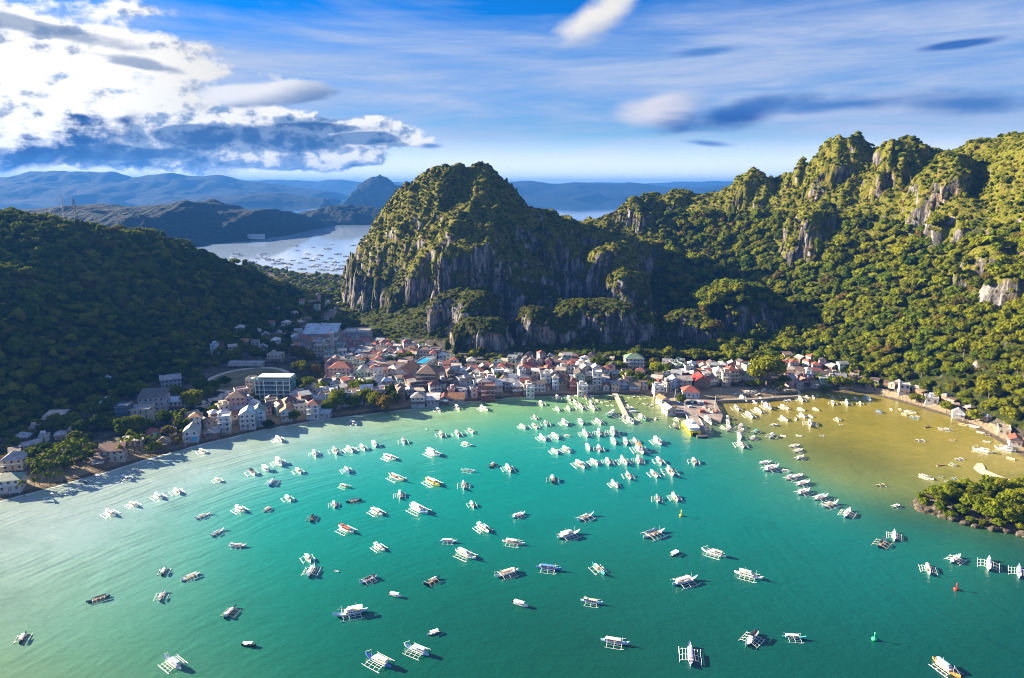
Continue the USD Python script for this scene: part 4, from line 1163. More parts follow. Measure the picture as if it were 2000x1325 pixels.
landmark("house", "flat pale-roofed boathouse on the right-hand beach", "boathouse", 1962, 842, 20, 1, "cream", "cream", "flat", 9, -0.55, "pale boathouse", tank=False)
landmark("house", "low pink-roofed house on the right-hand beach at the frame's edge", "house", 1985, 862, 20, 1, "white", "red", "gable", 8, -0.5, "pink-roofed beach house")
landmark("resort", "long rust-red roofed resort lodge among the palms on the left beach", "resort", 218, 893, 44, 2, "beige", "red", "gable", 10, 0.28, "rust-red resort lodge")
landmark("shed", "beach hut with a broad brown awning in front of the rust-red lodge", "hut", 192, 902, 22, 1, "brown", "rusty brown", "shed", 8, 0.3)
landmark("shed", "long low white-roofed shed behind the palms of the left beach", "shed", 258, 868, 36, 1, "grey", "white", "shed", 6, 0.28)
landmark("house", "cream three-storey house with deep balconies at the left frame edge", "house", 25, 918, 36, 2, "cream", "grey metal", "hip", 9, 0.25, "cream balcony house at the left edge", balcony=True)
landmark("house", "green-roofed seafront villa with white balconies at the left frame edge", "villa", 10, 952, 50, 2, "white", "green", "hip", 9, 0.3, "green-roofed villa", balcony=True)
t, w, d, H = landmark("house", "white gabled house with a bright blue bay on the left beach", "house", 373, 854, 26, 2, "white", "grey metal", "gable", 9, 0.25, "white house with the blue bay", balcony=True)
MB().box(w * .12, w * .46, -d/2 - 1.46, -d/2 - .1, .3, 2.6).put("bay", paint((.05, .35, .6), .5), t)
landmark("house", "orange-roofed white house right behind the white house with the blue bay", "house", 382, 838, 20, 3, "white", "orange", "hip", 8, 0.25)
landmark("house", "thatched-roof restaurant under palms on the left beach", "restaurant", 318, 866, 26, 1, "brown", "thatched", "hip", 8, 0.25, "thatched beach restaurant")
landmark("house", "white house with a square roof terrace over a dark beach bar", "house", 438, 836, 22, 3, "white", "white", "flat", 8, 0.25, None, balcony=True)
landmark("shed", "dark hip-roofed beach bar left of the terrace house", "bar", 413, 847, 26, 1, "brown", "grey metal", "hip", 9, 0.25)
landmark("shed", "slate-blue gymnasium roof alone in the dark woods", "shed", 213, 752, 10, 1, "grey", "pale blue", "gable", 10, 0.6)
landmark("shed", "pale blue metal-roofed hall at the foot of the dark hill", "hall", 205, 800, 24, 1, "grey", "pale blue", "gable", 10, 0.4, "pale blue hall below the hill")
landmark("shed", "pale cream metal roof in the dark woods above the left beach", "shed", 103, 824, 34, 1, "grey", "cream", "shed", 9, 0.1, "cream-roofed shed in the woods")
landmark("school", "long green-grey school block at the edge of the playing field", "school", 335, 757, 36, 2, "grey", "grey metal", "gable", 9, 0.5, "grey school block")
landmark("stand", "grandstand with a grey roof along the far side of the playing field", "grandstand", 480, 718, 66, 1, "grey", "grey metal", "shed", 5, -0.03, "field grandstand", fh=3.2)
landmark("house", "tall pale house standing alone at the dark hill's foot", "house", 417, 697, 10, 3, "pale blue", "grey metal", "flat", 8, 0.0)

# ------------------------------------------------------------------ the rest of the town
TOWN = [((300, 872), (440, 800), (470, 780), (492, 790), (575, 785), (600, 760), (640, 765), (640, 700), (600, 690), (560, 668), (600, 655), (645, 668), (720, 672), (800, 684), (862, 700), (905, 735), (960, 726), (1000, 712), (1100, 705), (1190, 712), (1215, 738), (1290, 740), (1290, 772), (1195, 768), (1100, 770), (1000, 774), (900, 783), (800, 796), (700, 806), (600, 819), (500, 836), (400, 862)),
        ((1300, 722), (1390, 722), (1460, 722), (1470, 745), (1400, 752), (1300, 760)), ((1520, 704), (1640, 706), (1690, 738), (1640, 752), (1540, 750))]
rg = np.random.default_rng(11)
fill = []
placed = lambda x, y, r: all((x - a) ** 2 + (y - b) ** 2 > (c + r) ** 2 for a, b, c in OCC)
FIELD = np.array(gp(485, 740, 4.2))


def free(x, y, r):
    if ((x - FIELD[0]) / 36) ** 2 + ((y - FIELD[1]) / 40) ** 2 < 1: return False
    return placed(x, y, r)


HN = Namer(HOUSE_MARK)
WK, RK = list(WALLS), list(ROOFS)
WPICK = ["white"] * 9 + ["cream"] * 5 + ["pink"] * 4 + ["grey"] * 4 + ["pale blue"] * 3 + ["beige"] * 4 + ["bare concrete"] * 3 + ["pale green"] * 2 + ["brown"] * 2 + ["brick red"]
RPICK = ["rusty brown"] * 5 + ["grey metal"] * 10 + ["cream"] * 4 + ["red"] + ["dark"] * 4 + ["maroon"] * 2 + ["pale blue"] * 2 + ["white"] * 5 + ["green"] + ["orange"] + ["thatched"] * 2
KPICK = ["gable"] * 6 + ["hip"] * 4 + ["flat"] * 5 + ["shed"] * 3
SH = shapely.LineString(SHORE)


def town_house(x, y, lo=1, hi=4, small=1.0, where=None):
    z = float(height(x, y))
    p = SH.project(shapely.Point(x, y))
    a, b = SH.interpolate(p - 8), SH.interpolate(p + 8)
    rz = math.atan2(b.y - a.y, b.x - a.x)
    if SH.distance(shapely.Point(x, y)) > 60: rz *= 0.4
    rz += rg.choice([0, 0, 0, math.pi / 2, -math.pi / 2]) * 0 + rg.uniform(-.18, .18)
    w, d = rg.uniform(5.2, 10.5) * small, rg.uniform(5, 8.8) * small
    fl = min(int([1, 1, 1, 2, 2, 2, 2, 3][rg.integers(8)]), hi - 1)
    wall, roof, kind = WPICK[rg.integers(len(WPICK))], RPICK[rg.integers(len(RPICK))], KPICK[rg.integers(len(KPICK))]
    if small < .8: wall, roof = ["grey", "brown", "beige", "cream"][rg.integers(4)], ["grey metal", "thatched", "rusty brown", "cream"][rg.integers(4)]
    if small < .8: kind = ["gable", "shed", "hip"][rg.integers(3)]
    t = thing("house" if small > .8 else "shack", (x, y, max(z, 1.4)), rz, None, None, "house" if small > .8 else "shack", "houses of the bay town")
    build_house(t, w, d, fl, wall, roof, kind, int(rg.integers(1e9)), fh=rg.uniform(2.7, 3.2), balcony=fl > 1 and rg.random() < .45, each_window=False)
    kindw = {1: "low", 2: "two-storey", 3: "three-storey"}[fl]
    HN.add(t, f"{kindw} {wall} house with {roof} {'flat' if kind == 'flat' else kind + 'ed' if kind == 'gable' else kind} roof".replace("gableed", "gabled").replace("shed roof", "sloping roof").replace("hip roof", "hipped roof"), x, y)
    OCC.append((x, y, max(w, d) * .47))


spots = []
def try_spot(x, y, r, lo, hi, sm):
    if free(x, y, r):
        spots.append((x, y, lo, hi, sm)); OCC.append((x, y, 3.9 * sm))


for poly, r, n, lo, hi, sm in [(TOWN[0], 2.3, 9000, 1, 4, .88), (TOWN[1], 2.2, 700, 1, 4, .88), (TOWN[2], 2.2, 700, 1, 3, .85)]:
    P2 = shapely.Polygon([gp(*p, 4.0)[:2] for p in poly]).buffer(0)
    x0, y0, x1, y1 = P2.bounds
    for _ in range(n):
        x, y = rg.uniform(x0, x1), rg.uniform(y0, y1)
        if P2.contains(shapely.Point(x, y)) and float(inland(np.array([x]), np.array([y]))[0]) > (15 if x < -45 else 8) and float(height(x, y)) < 7.5: try_spot(x, y, r, lo, hi, sm)
for px, py in [(30, 890), (60, 875), (88, 860), (18, 905), (45, 860), (120, 855), (70, 845), (150, 845), (130, 880), (420, 790), (395, 800), (440, 782), (350, 830), (330, 845), (300, 850), (375, 815),
               (560, 640), (600, 632), (575, 622), (620, 612), (640, 602), (545, 655), (520, 665), (500, 680), (540, 675), (565, 660), (505, 650), (455, 690), (480, 672), (600, 650), (630, 640), (642, 625), (640, 570), (622, 590), (470, 650), (590, 600), (430, 680), (545, 612), (610, 600), (585, 640), (530, 640), (515, 690), (575, 680), (630, 655), (650, 618)]:
    p = ground_at(px, py)
    try_spot(p[0], p[1], 3.0, 1, 4 if px > 480 else 2, .9)
for px in np.linspace(1650, 1940, 26):
    py = np.interp(px, [1640, 1700, 1750, 1800, 1850, 1900, 1960], [746, 750, 758, 772, 788, 806, 833]) + rg.uniform(-6, 2)
    p = ground_at(px, py)
    try_spot(p[0], p[1], 2.0, 1, 2, rg.uniform(.42, .62))
spots.sort(key=lambda p: p[1] - (400 if p[4] < .7 else 0))
SINGLE = 238
for p in spots[:SINGLE]: town_house(*p)
rear = spots[SINGLE:]
print("houses", len(spots), "of which rear", len(rear))
if rear:
    pi = UsdGeom.PointInstancer.Define(stage, "/World/rear_houses")
    UsdGeom.Scope.Define(stage, "/World/rear_houses/kinds")
    names_ = []
    for k in range(16):
        h = UsdGeom.Xform.Define(stage, f"/World/rear_houses/kinds/house_{k + 1:03d}")
        build_house(h, float(rg.uniform(5, 8.5)), float(rg.uniform(5, 7.5)), [1, 2, 2, 3][k % 4], WPICK[rg.integers(len(WPICK))], RPICK[rg.integers(len(RPICK))], KPICK[rg.integers(len(KPICK))], 50 + k, each_window=False)
        names_.append(h.GetPath())
    pi.CreatePrototypesRel().SetTargets(names_)
    pi.CreateProtoIndicesAttr([int(rg.integers(16)) for _ in rear])
    pi.CreatePositionsAttr(Vt.Vec3fArray([Gf.Vec3f(float(p[0]), float(p[1]), float(max(height(p[0], p[1]), 1.4))) for p in rear]))
    yaw = rg.uniform(-.4, .4, len(rear))
    pi.CreateOrientationsAttr(Vt.QuathArray([Gf.Quath(math.cos(a / 2), 0, 0, math.sin(a / 2)) for a in yaw]))
    tag(pi, "small houses crowding the back rows of the town and the valley", "houses", kind="stuff")
HN.finish()

# playing field with its pale running path
th = np.linspace(0, 2 * math.pi, 60, endpoint=False)
el_ = lambda a, b, z: np.stack([FIELD[0] + a * np.cos(th), FIELD[1] + b * np.sin(th), np.full(60, z)], 1)
def disc(ring, c): return np.vstack([ring, c]), np.array([(i, (i + 1) % 60, 60) for i in range(60)])
hz_ = float(max(height(FIELD[0] + dx, FIELD[1] + dy) for dx in (-30, 0, 30) for dy in (-34, 0, 34)))
tag(obj("running_path", disc(el_(31, 35, hz_ + .06), (FIELD[0], FIELD[1], hz_ + .06)), flat_mat("pale_earth", (.5, .42, .34), .95, vary=.2, scale=.3)), "pale earth path round the playing field", "path", kind="structure")
tag(obj("playing_field", disc(el_(27, 31, hz_ + .1), (FIELD[0], FIELD[1], hz_ + .1)), flat_mat("field_grass", (.17, .145, .07), .95, vary=.3, scale=.15)), "brown-green oval playing field in the town", "field", kind="structure")
# road up the valley
pts = [ground_at(px, py) for px, py in [(668, 690), (663, 668), (660, 645), (659, 622), (658, 605), (664, 590), (650, 575)]]
rd = MB()
for a, b in zip(pts[:-1], pts[1:]):
    dv = (b - a)[:2]; nn = np.array([-dv[1], dv[0], 0]) / np.linalg.norm(dv) * 4.0
    for k in range(8):
        s, e = a + (b - a) * k / 8, a + (b - a) * (k + 1) / 8
        s[2], e[2] = height(s[0], s[1]) + .25, height(e[0], e[1]) + .25
        rd.quad(s - nn, s + nn, e + nn, e - nn)
tag(rd.put("road", flat_mat("road_concrete", (.42, .36, .33), .9, scale=.4), "/World"), "pale concrete road running up the valley", "road", kind="structure")

# ------------------------------------------------------------------ quay, breakwater, jetty, islet
CONC = flat_mat("quay_concrete", (.24, .20, .18), .9, vary=.22, scale=.25)
DARKCONC = flat_mat("wet_concrete", (.10, .10, .10), .8, vary=.3, scale=.4)
WHITE = paint((.76, .76, .74), .45)
def pxpoly(pts, z): return shapely.Polygon([gp(*p, z)[:2] for p in pts]).buffer(0)
q = thing("quay", (0, 0, 0), label="concrete quay and pier reaching out from the port terminal", cat="quay")
tag(q, kind="structure")
m = MB().prism(pxpoly([(1298, 781), (1396, 780), (1404, 798), (1412, 812), (1408, 822), (1380, 817), (1362, 810), (1366, 818), (1377, 838), (1374, 843), (1356, 843), (1349, 830), (1338, 807), (1298, 805)], 1.9), -3, 1.9); m.put("deck", CONC, q)
MB().prism(pxpoly([(1356, 845), (1378, 844.5), (1382, 852), (1362, 853)], 1.2), -3, 1.2).put("landing_ramp", DARKCONC, q)
kb = MB()
for (a, b) in [((1338, 807), (1349, 830)), ((1349, 830), (1356, 843)), ((1366, 818), (1377, 838)), ((1298, 805), (1338, 807))]:
    A, B = gp(*a, 1.9), gp(*b, 1.9); dv = (B - A) / np.linalg.norm(B - A); nn = np.array([-dv[1], dv[0], 0]) * .25
    for s in (1,): kb.add(np.vstack([A - nn, A + nn, B + nn, B - nn, A - nn + [0, 0, .4], A + nn + [0, 0, .4], B + nn + [0, 0, .4], B - nn + [0, 0, .4]]) - [0, 0, .002], [(0, 1, 2), (0, 2, 3), (4, 6, 5), (4, 7, 6), (0, 5, 1), (0, 4, 5), (1, 6, 2), (1, 5, 6), (2, 7, 3), (2, 6, 7), (3, 4, 0), (3, 7, 4)])
kb.put("kerb", WHITE, q)
b = thing("breakwater", label="straight stone breakwater wall sheltering the beached boats", cat="breakwater"); tag(b, kind="structure")
MB().prism(pxpoly([(1398, 783), (1480, 780.5), (1560, 774), (1561, 771.5), (1480, 777.5), (1398, 780)], 1.6), -3, 1.6).put("wall", flat_mat("stone", (.24, .2, .16), .95, vary=.3, scale=.6), b)
MB().prism(pxpoly([(1398, 782.4), (1480, 780), (1559, 773.6), (1560, 772), (1480, 778.2), (1398, 780.6)], 1.85), 1.602, 1.85).put("coping", CONC, b)
A, B = gp(1201, 769, 1.4), gp(1222, 812, 1.4)
J = thing("jetty", (A[0], A[1], 0), math.atan2(B[1] - A[1], B[0] - A[0]), label="pale plank jetty crowded with small boats", cat="jetty")
LJ = float(np.linalg.norm(B - A))
PLANK = [flat_mat(f"plank_{k}", c, .8) for k, c in enumerate([(.52, .42, .33), (.60, .50, .40), (.45, .37, .3)])]
for k in range(int(LJ / 1.5)):
    MB().box(k * 1.5, k * 1.5 + 1.44, -1.9 + .06 * (k % 3), 1.9 - .05 * (k % 2), 1.28, 1.4).put("plank", PLANK[k * 7 % 3], J)
for k in range(int(LJ / 6) + 1):
    for s in (-1.5, 1.5): MB().bar((k * 6 + .5, s, -3), (k * 6 + .5, s, 1.28), .16).put("pile", BARK, J)
for s in (-1.5, 1.5): MB().box(0, LJ, s - .1, s + .1, 1.05, 1.278).put("beam", BARK, J)
sp = MB().prism(pxpoly([(1902, 913), (1908, 905), (1918, 905), (1923, 911), (1925, 918), (1946, 927), (1975, 938), (1972, 944), (1945, 936), (1925, 929), (1908, 919)], .3), -1.5, .32)
tag(sp.put("sandbank", flat_mat("dry_sand", (.62, .50, .33), .95, vary=.1, scale=.4), "/World"), "bright spit of bare sand off the rocky islet", "sandbank", kind="structure")

ISL = shapely.Polygon([gp(*p)[:2] for p in [(1776, 984), (1800, 966), (1850, 955), (1900, 948), (1960, 944), (2060, 950), (2180, 985), (2200, 1040), (2100, 1062), (2000, 1042), (1930, 1033), (1880, 1021), (1830, 1009), (1790, 996)]])
x0, y0, x1, y1 = ISL.bounds
gx, gy = np.meshgrid(np.arange(x0 - 6, x1 + 6, 1.1), np.arange(y0 - 6, y1 + 6, 1.1))
ed = shapely.get_coordinates(shapely.segmentize(ISL.exterior, 1.0))
wq = np.stack([gx, gy, 0 * gx], -1)
wx, wy = gx + (meshkit.fbm(wq / 6, 3, 3) - .5) * 5, gy + (meshkit.fbm(wq / 6, 3, 4) - .5) * 5
dd = cKDTree(ed).query(np.stack([wx.ravel(), wy.ravel()], -1))[0].reshape(gx.shape)
dd = np.where(shapely.contains_xy(ISL, wx.ravel(), wy.ravel()).reshape(gx.shape), dd, -dd)
gz = np.clip(dd * .7, -3, .75) + np.clip(dd, 0, 12) * .14 + (meshkit.fbm(wq / 2.6, 4, 6) - .5) * 2.4 * np.clip(dd / 3 + .6, 0, 1)
a = np.arange(gx.size).reshape(gx.shape)
f = np.vstack([np.stack([a[:-1, :-1], a[:-1, 1:], a[1:, 1:]], -1).reshape(-1, 3), np.stack([a[:-1, :-1], a[1:, 1:], a[1:, :-1]], -1).reshape(-1, 3)])
g = Graph()
ISLROCK = g.build("islet_rock", g.node("principled_bsdf", "BSDF", roughness=.95, specular_ior_level=.2, base_color=g.rampc(g.noise(g.pos(), .7, 6, .65), [(.32, (.025, .022, .018)), (.52, (.085, .07, .05)), (.72, (.22, .19, .15))])))
tag(obj("islet", (np.stack([gx.ravel(), gy.ravel(), gz.ravel()], 1), f), ISLROCK, smooth=False), "low rocky islet fringed with brown boulders", "islet", kind="structure")


def islet_height(x, y): return float(gz[np.clip(int((y - gy[0, 0]) / 1.1), 0, gz.shape[0] - 1), np.clip(int((x - gx[0, 0]) / 1.1), 0, gz.shape[1] - 1)])


rb = np.random.default_rng(5)
for k, (px, py, s) in enumerate([(1838, 1000, 4.2), (1862, 1016, 2.4), (1812, 1000, 2.0), (1885, 1024, 2.2), (1940, 1036, 2.0), (1997, 1046, 2.6), (1966, 1040, 1.6), (1905, 1030, 1.8), (1800, 992, 1.7), (1868, 1008, 2.4)]):
    p = gp(px, py)
    ico = trimesh.creation.icosphere(2)
    v = ico.vertices * (1 + (meshkit.fbm(ico.vertices * 1.4 + k * 9, 4, k) - .5)[:, None] * .9) * [s, s * .8, s * .62]
    tag(obj("boulder", (v + [p[0], p[1], .5], ico.faces), ISLROCK), ["largest grey-brown boulder hollowed at the waterline of the rocky islet", "boulder right beside the islet's largest boulder", "small boulder on the islet's left shore", "boulder halfway along the islet's seaward shore", "boulder under the islet's bright bushes", "pale boulder standing in the water off the islet", "smallest boulder of the islet's seaward shore", "boulder at the middle of the islet's seaward shore", "boulder at the islet's left tip", "boulder behind the islet's largest boulder"][k], "boulder")

# ------------------------------------------------------------------ single trees
TREE_SRC = {}


def plant_tree(kind, x, y, z, size, label, group=None, name=None):
    """kind: (crown number, foliage number), 'palm' or 'shrub'."""
    yaw = float(rt.uniform(0, 6.28))
    nm = name or ("palm_tree" if kind == "palm" else "shrub" if kind[0] == "s" else "broadleaf_tree")
    cat = "palm tree" if kind == "palm" else "shrub" if kind[0] == "s" else "tree"
    if kind in TREE_SRC:
        return copy_of(TREE_SRC[kind], nm, (x, y, z), yaw, (size, size, size * float(rt.uniform(.85, 1.2))), label, cat, group)
    t = thing(nm, (x, y, z), yaw, (size,) * 3, label, cat, group)
    if kind == "palm":
        v, f = palm_mesh(5)
        obj("trunk", taper([(0, 0, -.5), (.25, 0, 3), (.7, .1, 6.2), (1.0, .1, 8.3)], [.26, .19, .15, .13]), BARK, t)
        obj("crown", (v + [1.0, .1, 8.3], f), FOL[2], t)
    elif kind[0] == "s":
        obj("trunk", taper([(0, 0, -1), (.2, .1, .8), (.1, .3, 2.2)], [.2, .16, .08]), BARK, t)
        obj("crown", (SHRUBS[kind[1]] + 0 if False else (SHRUBS[kind[1]][0] + [0, 0, .3], SHRUBS[kind[1]][1])), FOL[kind[2]], t)
    else:
        v, f = BIG[kind[0]]
        obj("trunk", trunk_mesh(kind[0], 5.5, .42, 4, 2.6), BARK, t)
        obj("crown", (v + [0, 0, 2.6], f), FOL[kind[1]], t)
    TREE_SRC[kind] = t
    return t


rt = np.random.default_rng(23)
BIG = [crown_mesh(300 + k, 5.0, h=.85, lobes=12 + k % 3, leaves=70, leaf=.72, core=.72) for k in range(5)]
TN_ = Namer({**HOUSE_MARK, "jetty": gp(1210, 790), "quay": gp(1355, 815), "playing field": FIELD})
# trees marked one by one: px, py of the foot, height in photo pixels
p = ground_at(1497, 752)
plant_tree((1, 1), p[0], p[1], p[2] - .5, 2.75, "huge lone olive-green tree towering beside the right end of the breakwater", name="broadleaf_tree")
for (px, py, s, kd, lb) in [(378, 800, 1.9, (2, 1), "spreading acacia with a yellow-green top left of the playing field"), (350, 745, 1.6, (0, 0), None), (395, 768, 1.5, (0, 0), None), (415, 770, 1.4, (3, 0), None), (440, 755, 1.2, (0, 0), None),
                            (583, 705, 1.7, (4, 3), None), (600, 715, 1.9, (4, 3), None), (612, 735, 1.5, (4, 3), None), (588, 735, 1.7, (4, 1), None), (605, 760, 1.3, (3, 0), None), (578, 765, 1.4, (3, 0), None), (630, 770, 1.2, (0, 0), None),
                            (700, 770, 1.5, (0, 2), None), (718, 785, 1.6, (2, 1), None), (735, 790, 1.5, (1, 1), None), (752, 795, 1.5, (4, 3), None), (690, 792, 1.3, (0, 0), None), (768, 782, 1.3, (2, 0), None), (655, 795, 1.7, (3, 0), None), (640, 800, 1.2, (0, 2), None), (725, 765, 1.4, (3, 0), None), (760, 772, 1.2, (1, 0), None),
                            (766, 716, 1.3, (3, 0), None), (780, 712, 1.2, (0, 0), None), (800, 710, 1.2, (0, 0), None), (710, 722, 1.3, (0, 0), None), (850, 735, 1.1, (3, 0), None), (960, 742, 1.2, (0, 0), None), (975, 746, 1.1, (3, 0), None), (1015, 728, 1.0, (4, 1), None),
                            (1165, 722, 1.4, (0, 0), None), (1180, 724, 1.5, (3, 0), None), (1195, 728, 1.4, (0, 0), None), (1210, 732, 1.3, (2, 0), None), (1225, 745, 1.4, (3, 0), None), (1245, 748, 1.4, (0, 0), None), (1265, 742, 1.3, (1, 0), None), (1285, 735, 1.6, (2, 2), None), (1300, 738, 1.5, (1, 2), None), (1320, 732, 1.2, (2, 1), None), (1275, 755, 1.0, (3, 0), None),
                            (1333, 781, 1.0, (3, 0), None), (1406, 806, .6, (1, 1), None), (1400, 797, .5, (2, 1), None), (1480, 754, 1.0, (0, 0), None), (1518, 756, 1.2, (3, 0), None), (1530, 750, 1.2, (0, 0), None), (1465, 752, .8, (2, 1), None), (1600, 745, 1.2, (3, 0), None), (1622, 748, 1.3, (0, 0), None), (1640, 752, 1.3, (4, 1), None), (1612, 758, 1.0, (0, 0), None),
                            (1690, 752, 1.2, (2, 1), None), (1660, 752, 1.1, (1, 1), None), (1850, 797, 1.1, (2, 2), None), (1790, 778, 1.1, (1, 1), None), (1905, 815, 1.2, (0, 2), None),
                            (245, 850, 1.4, (2, 2), None), (225, 838, 1.2, (1, 1), None), (265, 845, 1.3, (2, 1), None), (290, 842, 1.1, (0, 0), None), (190, 840, 1.2, (0, 0), None), (160, 850, 1.2, (0, 0), None), (355, 838, 1.0, (3, 0), None), (320, 830, 1.2, (0, 0), None), (330, 852, 1.0, (4, 3), None), (345, 858, .9, (4, 3), None),
                            (220, 810, 1.5, (0, 0), None), (250, 780, 1.5, (2, 2), None), (275, 775, 1.4, (0, 2), None), (180, 815, 1.5, (0, 0), None), (140, 838, 1.4, (0, 0), None), (100, 850, 1.3, (3, 0), None), (60, 900, 1.2, (0, 0), None), (300, 905 - 30, 1.0, (2, 1), None), (420, 815, 1.0, (0, 0), None), (405, 780, 1.2, (3, 0), None), (575, 812, .9, (3, 0), None), (525, 825, .9, (0, 0), None)]:
    p = ground_at(px, py)
    t = plant_tree(kd, p[0], p[1], p[2] - .4, s * .82, lb, "trees standing in the bay town")
    if lb is None: TN_.add(t, ["dark green", "olive green", "bright green", "brownish green"][kd[1]] + " tree", p[0], p[1])
for px, py, s in [(75, 935, 1.0), (90, 928, 1.1), (105, 925, 1.0), (118, 915, 1.1), (98, 912, 1.0), (130, 912, 1.1), (80, 915, 1.0), (65, 945, .8), (142, 905, 1.25), (150, 900, 1.3), (160, 895, 1.25), (148, 890, 1.2), (168, 900, 1.1), (135, 895, 1.1), (240, 885, .95), (250, 880, 1.0), (262, 876, 1.05), (272, 874, 1.0), (245, 872, .9), (280, 870, .9), (258, 866, .9), (292, 868, .8),
                  (352, 835, 1.0), (362, 830, 1.1), (345, 828, 1.0), (370, 838, 1.0), (45, 955, .8), (1655, 745, .9), (1800, 785, .8), (1960, 835, .8), (1710, 757, .8), (1262, 752, .9), (306, 862, .8), (120, 930, .9), (110, 902, 1.0), (70, 925, .9), (84, 922, 1.0), (112, 920, .95), (125, 905, 1.1), (96, 935, .9), (138, 915, 1.0), (145, 897, 1.1), (155, 908, 1.05), (162, 886, 1.0), (72, 905, .95), (88, 905, 1.05), (104, 908, 1.1), (116, 898, 1.0), (128, 888, 1.0), (60, 920, .85), (172, 893, 1.0), (235, 888, .85), (268, 868, .9)]:
    p = ground_at(px, py)
    t = plant_tree("palm", p[0], p[1], p[2] - .2, s, None, "coconut palms along the shore")
    TN_.add(t, "tall coconut palm" if s > 1.05 else "coconut palm" if s > .85 else "short coconut palm", p[0], p[1])
TN_.finish()
# green filling between the houses and along the foot of the hills
gpoly = [shapely.Polygon([gp(*p, 4.)[:2] for p in poly]).buffer(0) for poly in
         [((0, 905), (0, 850), (100, 805), (300, 742), (420, 694), (520, 640), (600, 590), (650, 560), (700, 590), (700, 640), (740, 660), (640, 662), (560, 690), (470, 705), (430, 715), (360, 770), (300, 830), (150, 870)),
          ((740, 655), (900, 690), (1000, 700), (1200, 705), (1500, 705), (1660, 735), (1640, 748), (1500, 722), (1200, 722), (1000, 712), (880, 712), (760, 676)),
          ((1660, 742), (1760, 764), (1900, 808), (2060, 880), (2060, 850), (1900, 790), (1760, 750), (1660, 730)), ((45, 958), (60, 905), (110, 885), (165, 868), (180, 900), (150, 915)),
          ((470, 508), (545, 529), (600, 537), (690, 544), (705, 590), (650, 565), (600, 585), (560, 575), (520, 545)),
          ((700, 805), (640, 812), (560, 822), (440, 850), (300, 880), (160, 915), (160, 880), (300, 830), (440, 780), (492, 770), (560, 775), (640, 700), (760, 690), (860, 705), (960, 735), (1190, 720), (1290, 745), (1200, 760), (1000, 768), (860, 780))]]
GN = 0
for gi, poly in enumerate(gpoly):
    x0, y0, x1, y1 = poly.bounds
    pts = rt.uniform((x0, y0), (x1, y1), (int(poly.area / (20 if gi < 5 and gi != 3 else 14)), 2)) if poly.area > 10 else np.zeros((0, 2))
    pts = pts[shapely.contains_xy(poly, pts[:, 0], pts[:, 1])]
    if len(pts): pts = pts[thin(np.c_[pts, np.zeros(len(pts))], 5.0 if gi < 5 and gi != 3 else 4.0)]
    ok = [p for p in pts if placed(p[0], p[1], 1.5 if gi < 5 else 0.0) and height(p[0], p[1]) < (8 if gi != 4 else 60) and ((p[0] - FIELD[0]) / 33) ** 2 + ((p[1] - FIELD[1]) / 37) ** 2 > 1 and SH.distance(shapely.Point(*p)) > (22 if gi not in (3, 5) else 16)]
    ok = np.array(ok)
    if len(ok):
        pos = np.c_[ok, height(ok[:, 0], ok[:, 1]) - .3]
        rr = rt.uniform(.5, 1.0, len(ok)) * (.62 if gi in (3, 5) else 1)
        wood("forest", WOODKINDS, pos, np.tile([0, 0, 1.0], (len(ok), 1)), np.stack([rr, rr, rr * rt.uniform(.8, 1.2, len(ok))], 1), rt.choice(len(WOODKINDS), len(ok), p=[.26, .13, .07, .18, .1, .05, .06, .05, .03, .04, .01, .02]),
             ["woods along the foot of the dark left hill and through the valley", "green belt between the town and the limestone cliffs", "woods' edge behind the right-hand beach", "undergrowth beneath the coconut palms of the left beach", "trees on the low isthmus by the far bay", "garden trees and shrubs between the houses of the town"][gi])
for k in NEAR_TREES:
    P_, S_ = TREES[0][k], TREES[2][k]
    plant_tree([(0, 2), (1, 1), (2, 2), (3, 0), (4, 1), (0, 1), (2, 1), (1, 2)][int(rt.integers(8))], P_[0], P_[1], P_[2] - 2.0, float(S_[0]) * .95, "broad-crowned tree in the woods low on the right-hand slope", "trees low on the right-hand slope")
# the islet's trees and bushes
IN_ = 0
ip = []
for _ in range(900):
    x, y = rt.uniform(ISL.bounds[0], ISL.bounds[2]), rt.uniform(ISL.bounds[1], ISL.bounds[3])
    if ISL.contains(shapely.Point(x, y)) and ISL.exterior.distance(shapely.Point(x, y)) > 1.3 and all((x - a) ** 2 + (y - b) ** 2 > 4.0 ** 2 for a, b in ip): ip.append((x, y))
for x, y in ip:
    e = ISL.exterior.distance(shapely.Point(x, y))
    z = islet_height(x, y)
    bright = x > gp(1930, 1000)[0] and y < gp(1900, 990)[1]
    kd = [(2, 2), (0, 2), (1, 1), (4, 1), (3, 0)][int(rt.choice(5, p=[.5, .3, .15, .05, .0] if bright else [.25, .25, .25, .15, .1]))]
    plant_tree(kd, x, y, z - 1.6, float(rt.uniform(.62, .85) if e > 6 else rt.uniform(.42, .6)), "bright yellow-green bushy tree on the rocky islet" if kd[1] == 2 else "olive bushy tree on the rocky islet" if kd[1] == 1 else "dark green bushy tree on the rocky islet", "trees covering the rocky islet")

# ------------------------------------------------------------------ boats
PAL = {"white": (.78, .78, .76), "blue": (.10, .24, .55), "pale blue": (.42, .58, .76), "teal": (.08, .46, .44), "black": (.02, .022, .026), "navy": (.03, .06, .14), "red": (.52, .10, .06), "orange": (.66, .25, .07), "wood": (.32, .2, .11), "cream": (.68, .60, .45), "lilac": (.50, .48, .74), "grey": (.40, .41, .42), "yellow": (.70, .52, .04), "green": (.12, .36, .2), "brown": (.2, .12, .07), "pink": (.68, .5, .45)}


def pm(c): return paint(PAL[c], .4, "boat_paint")


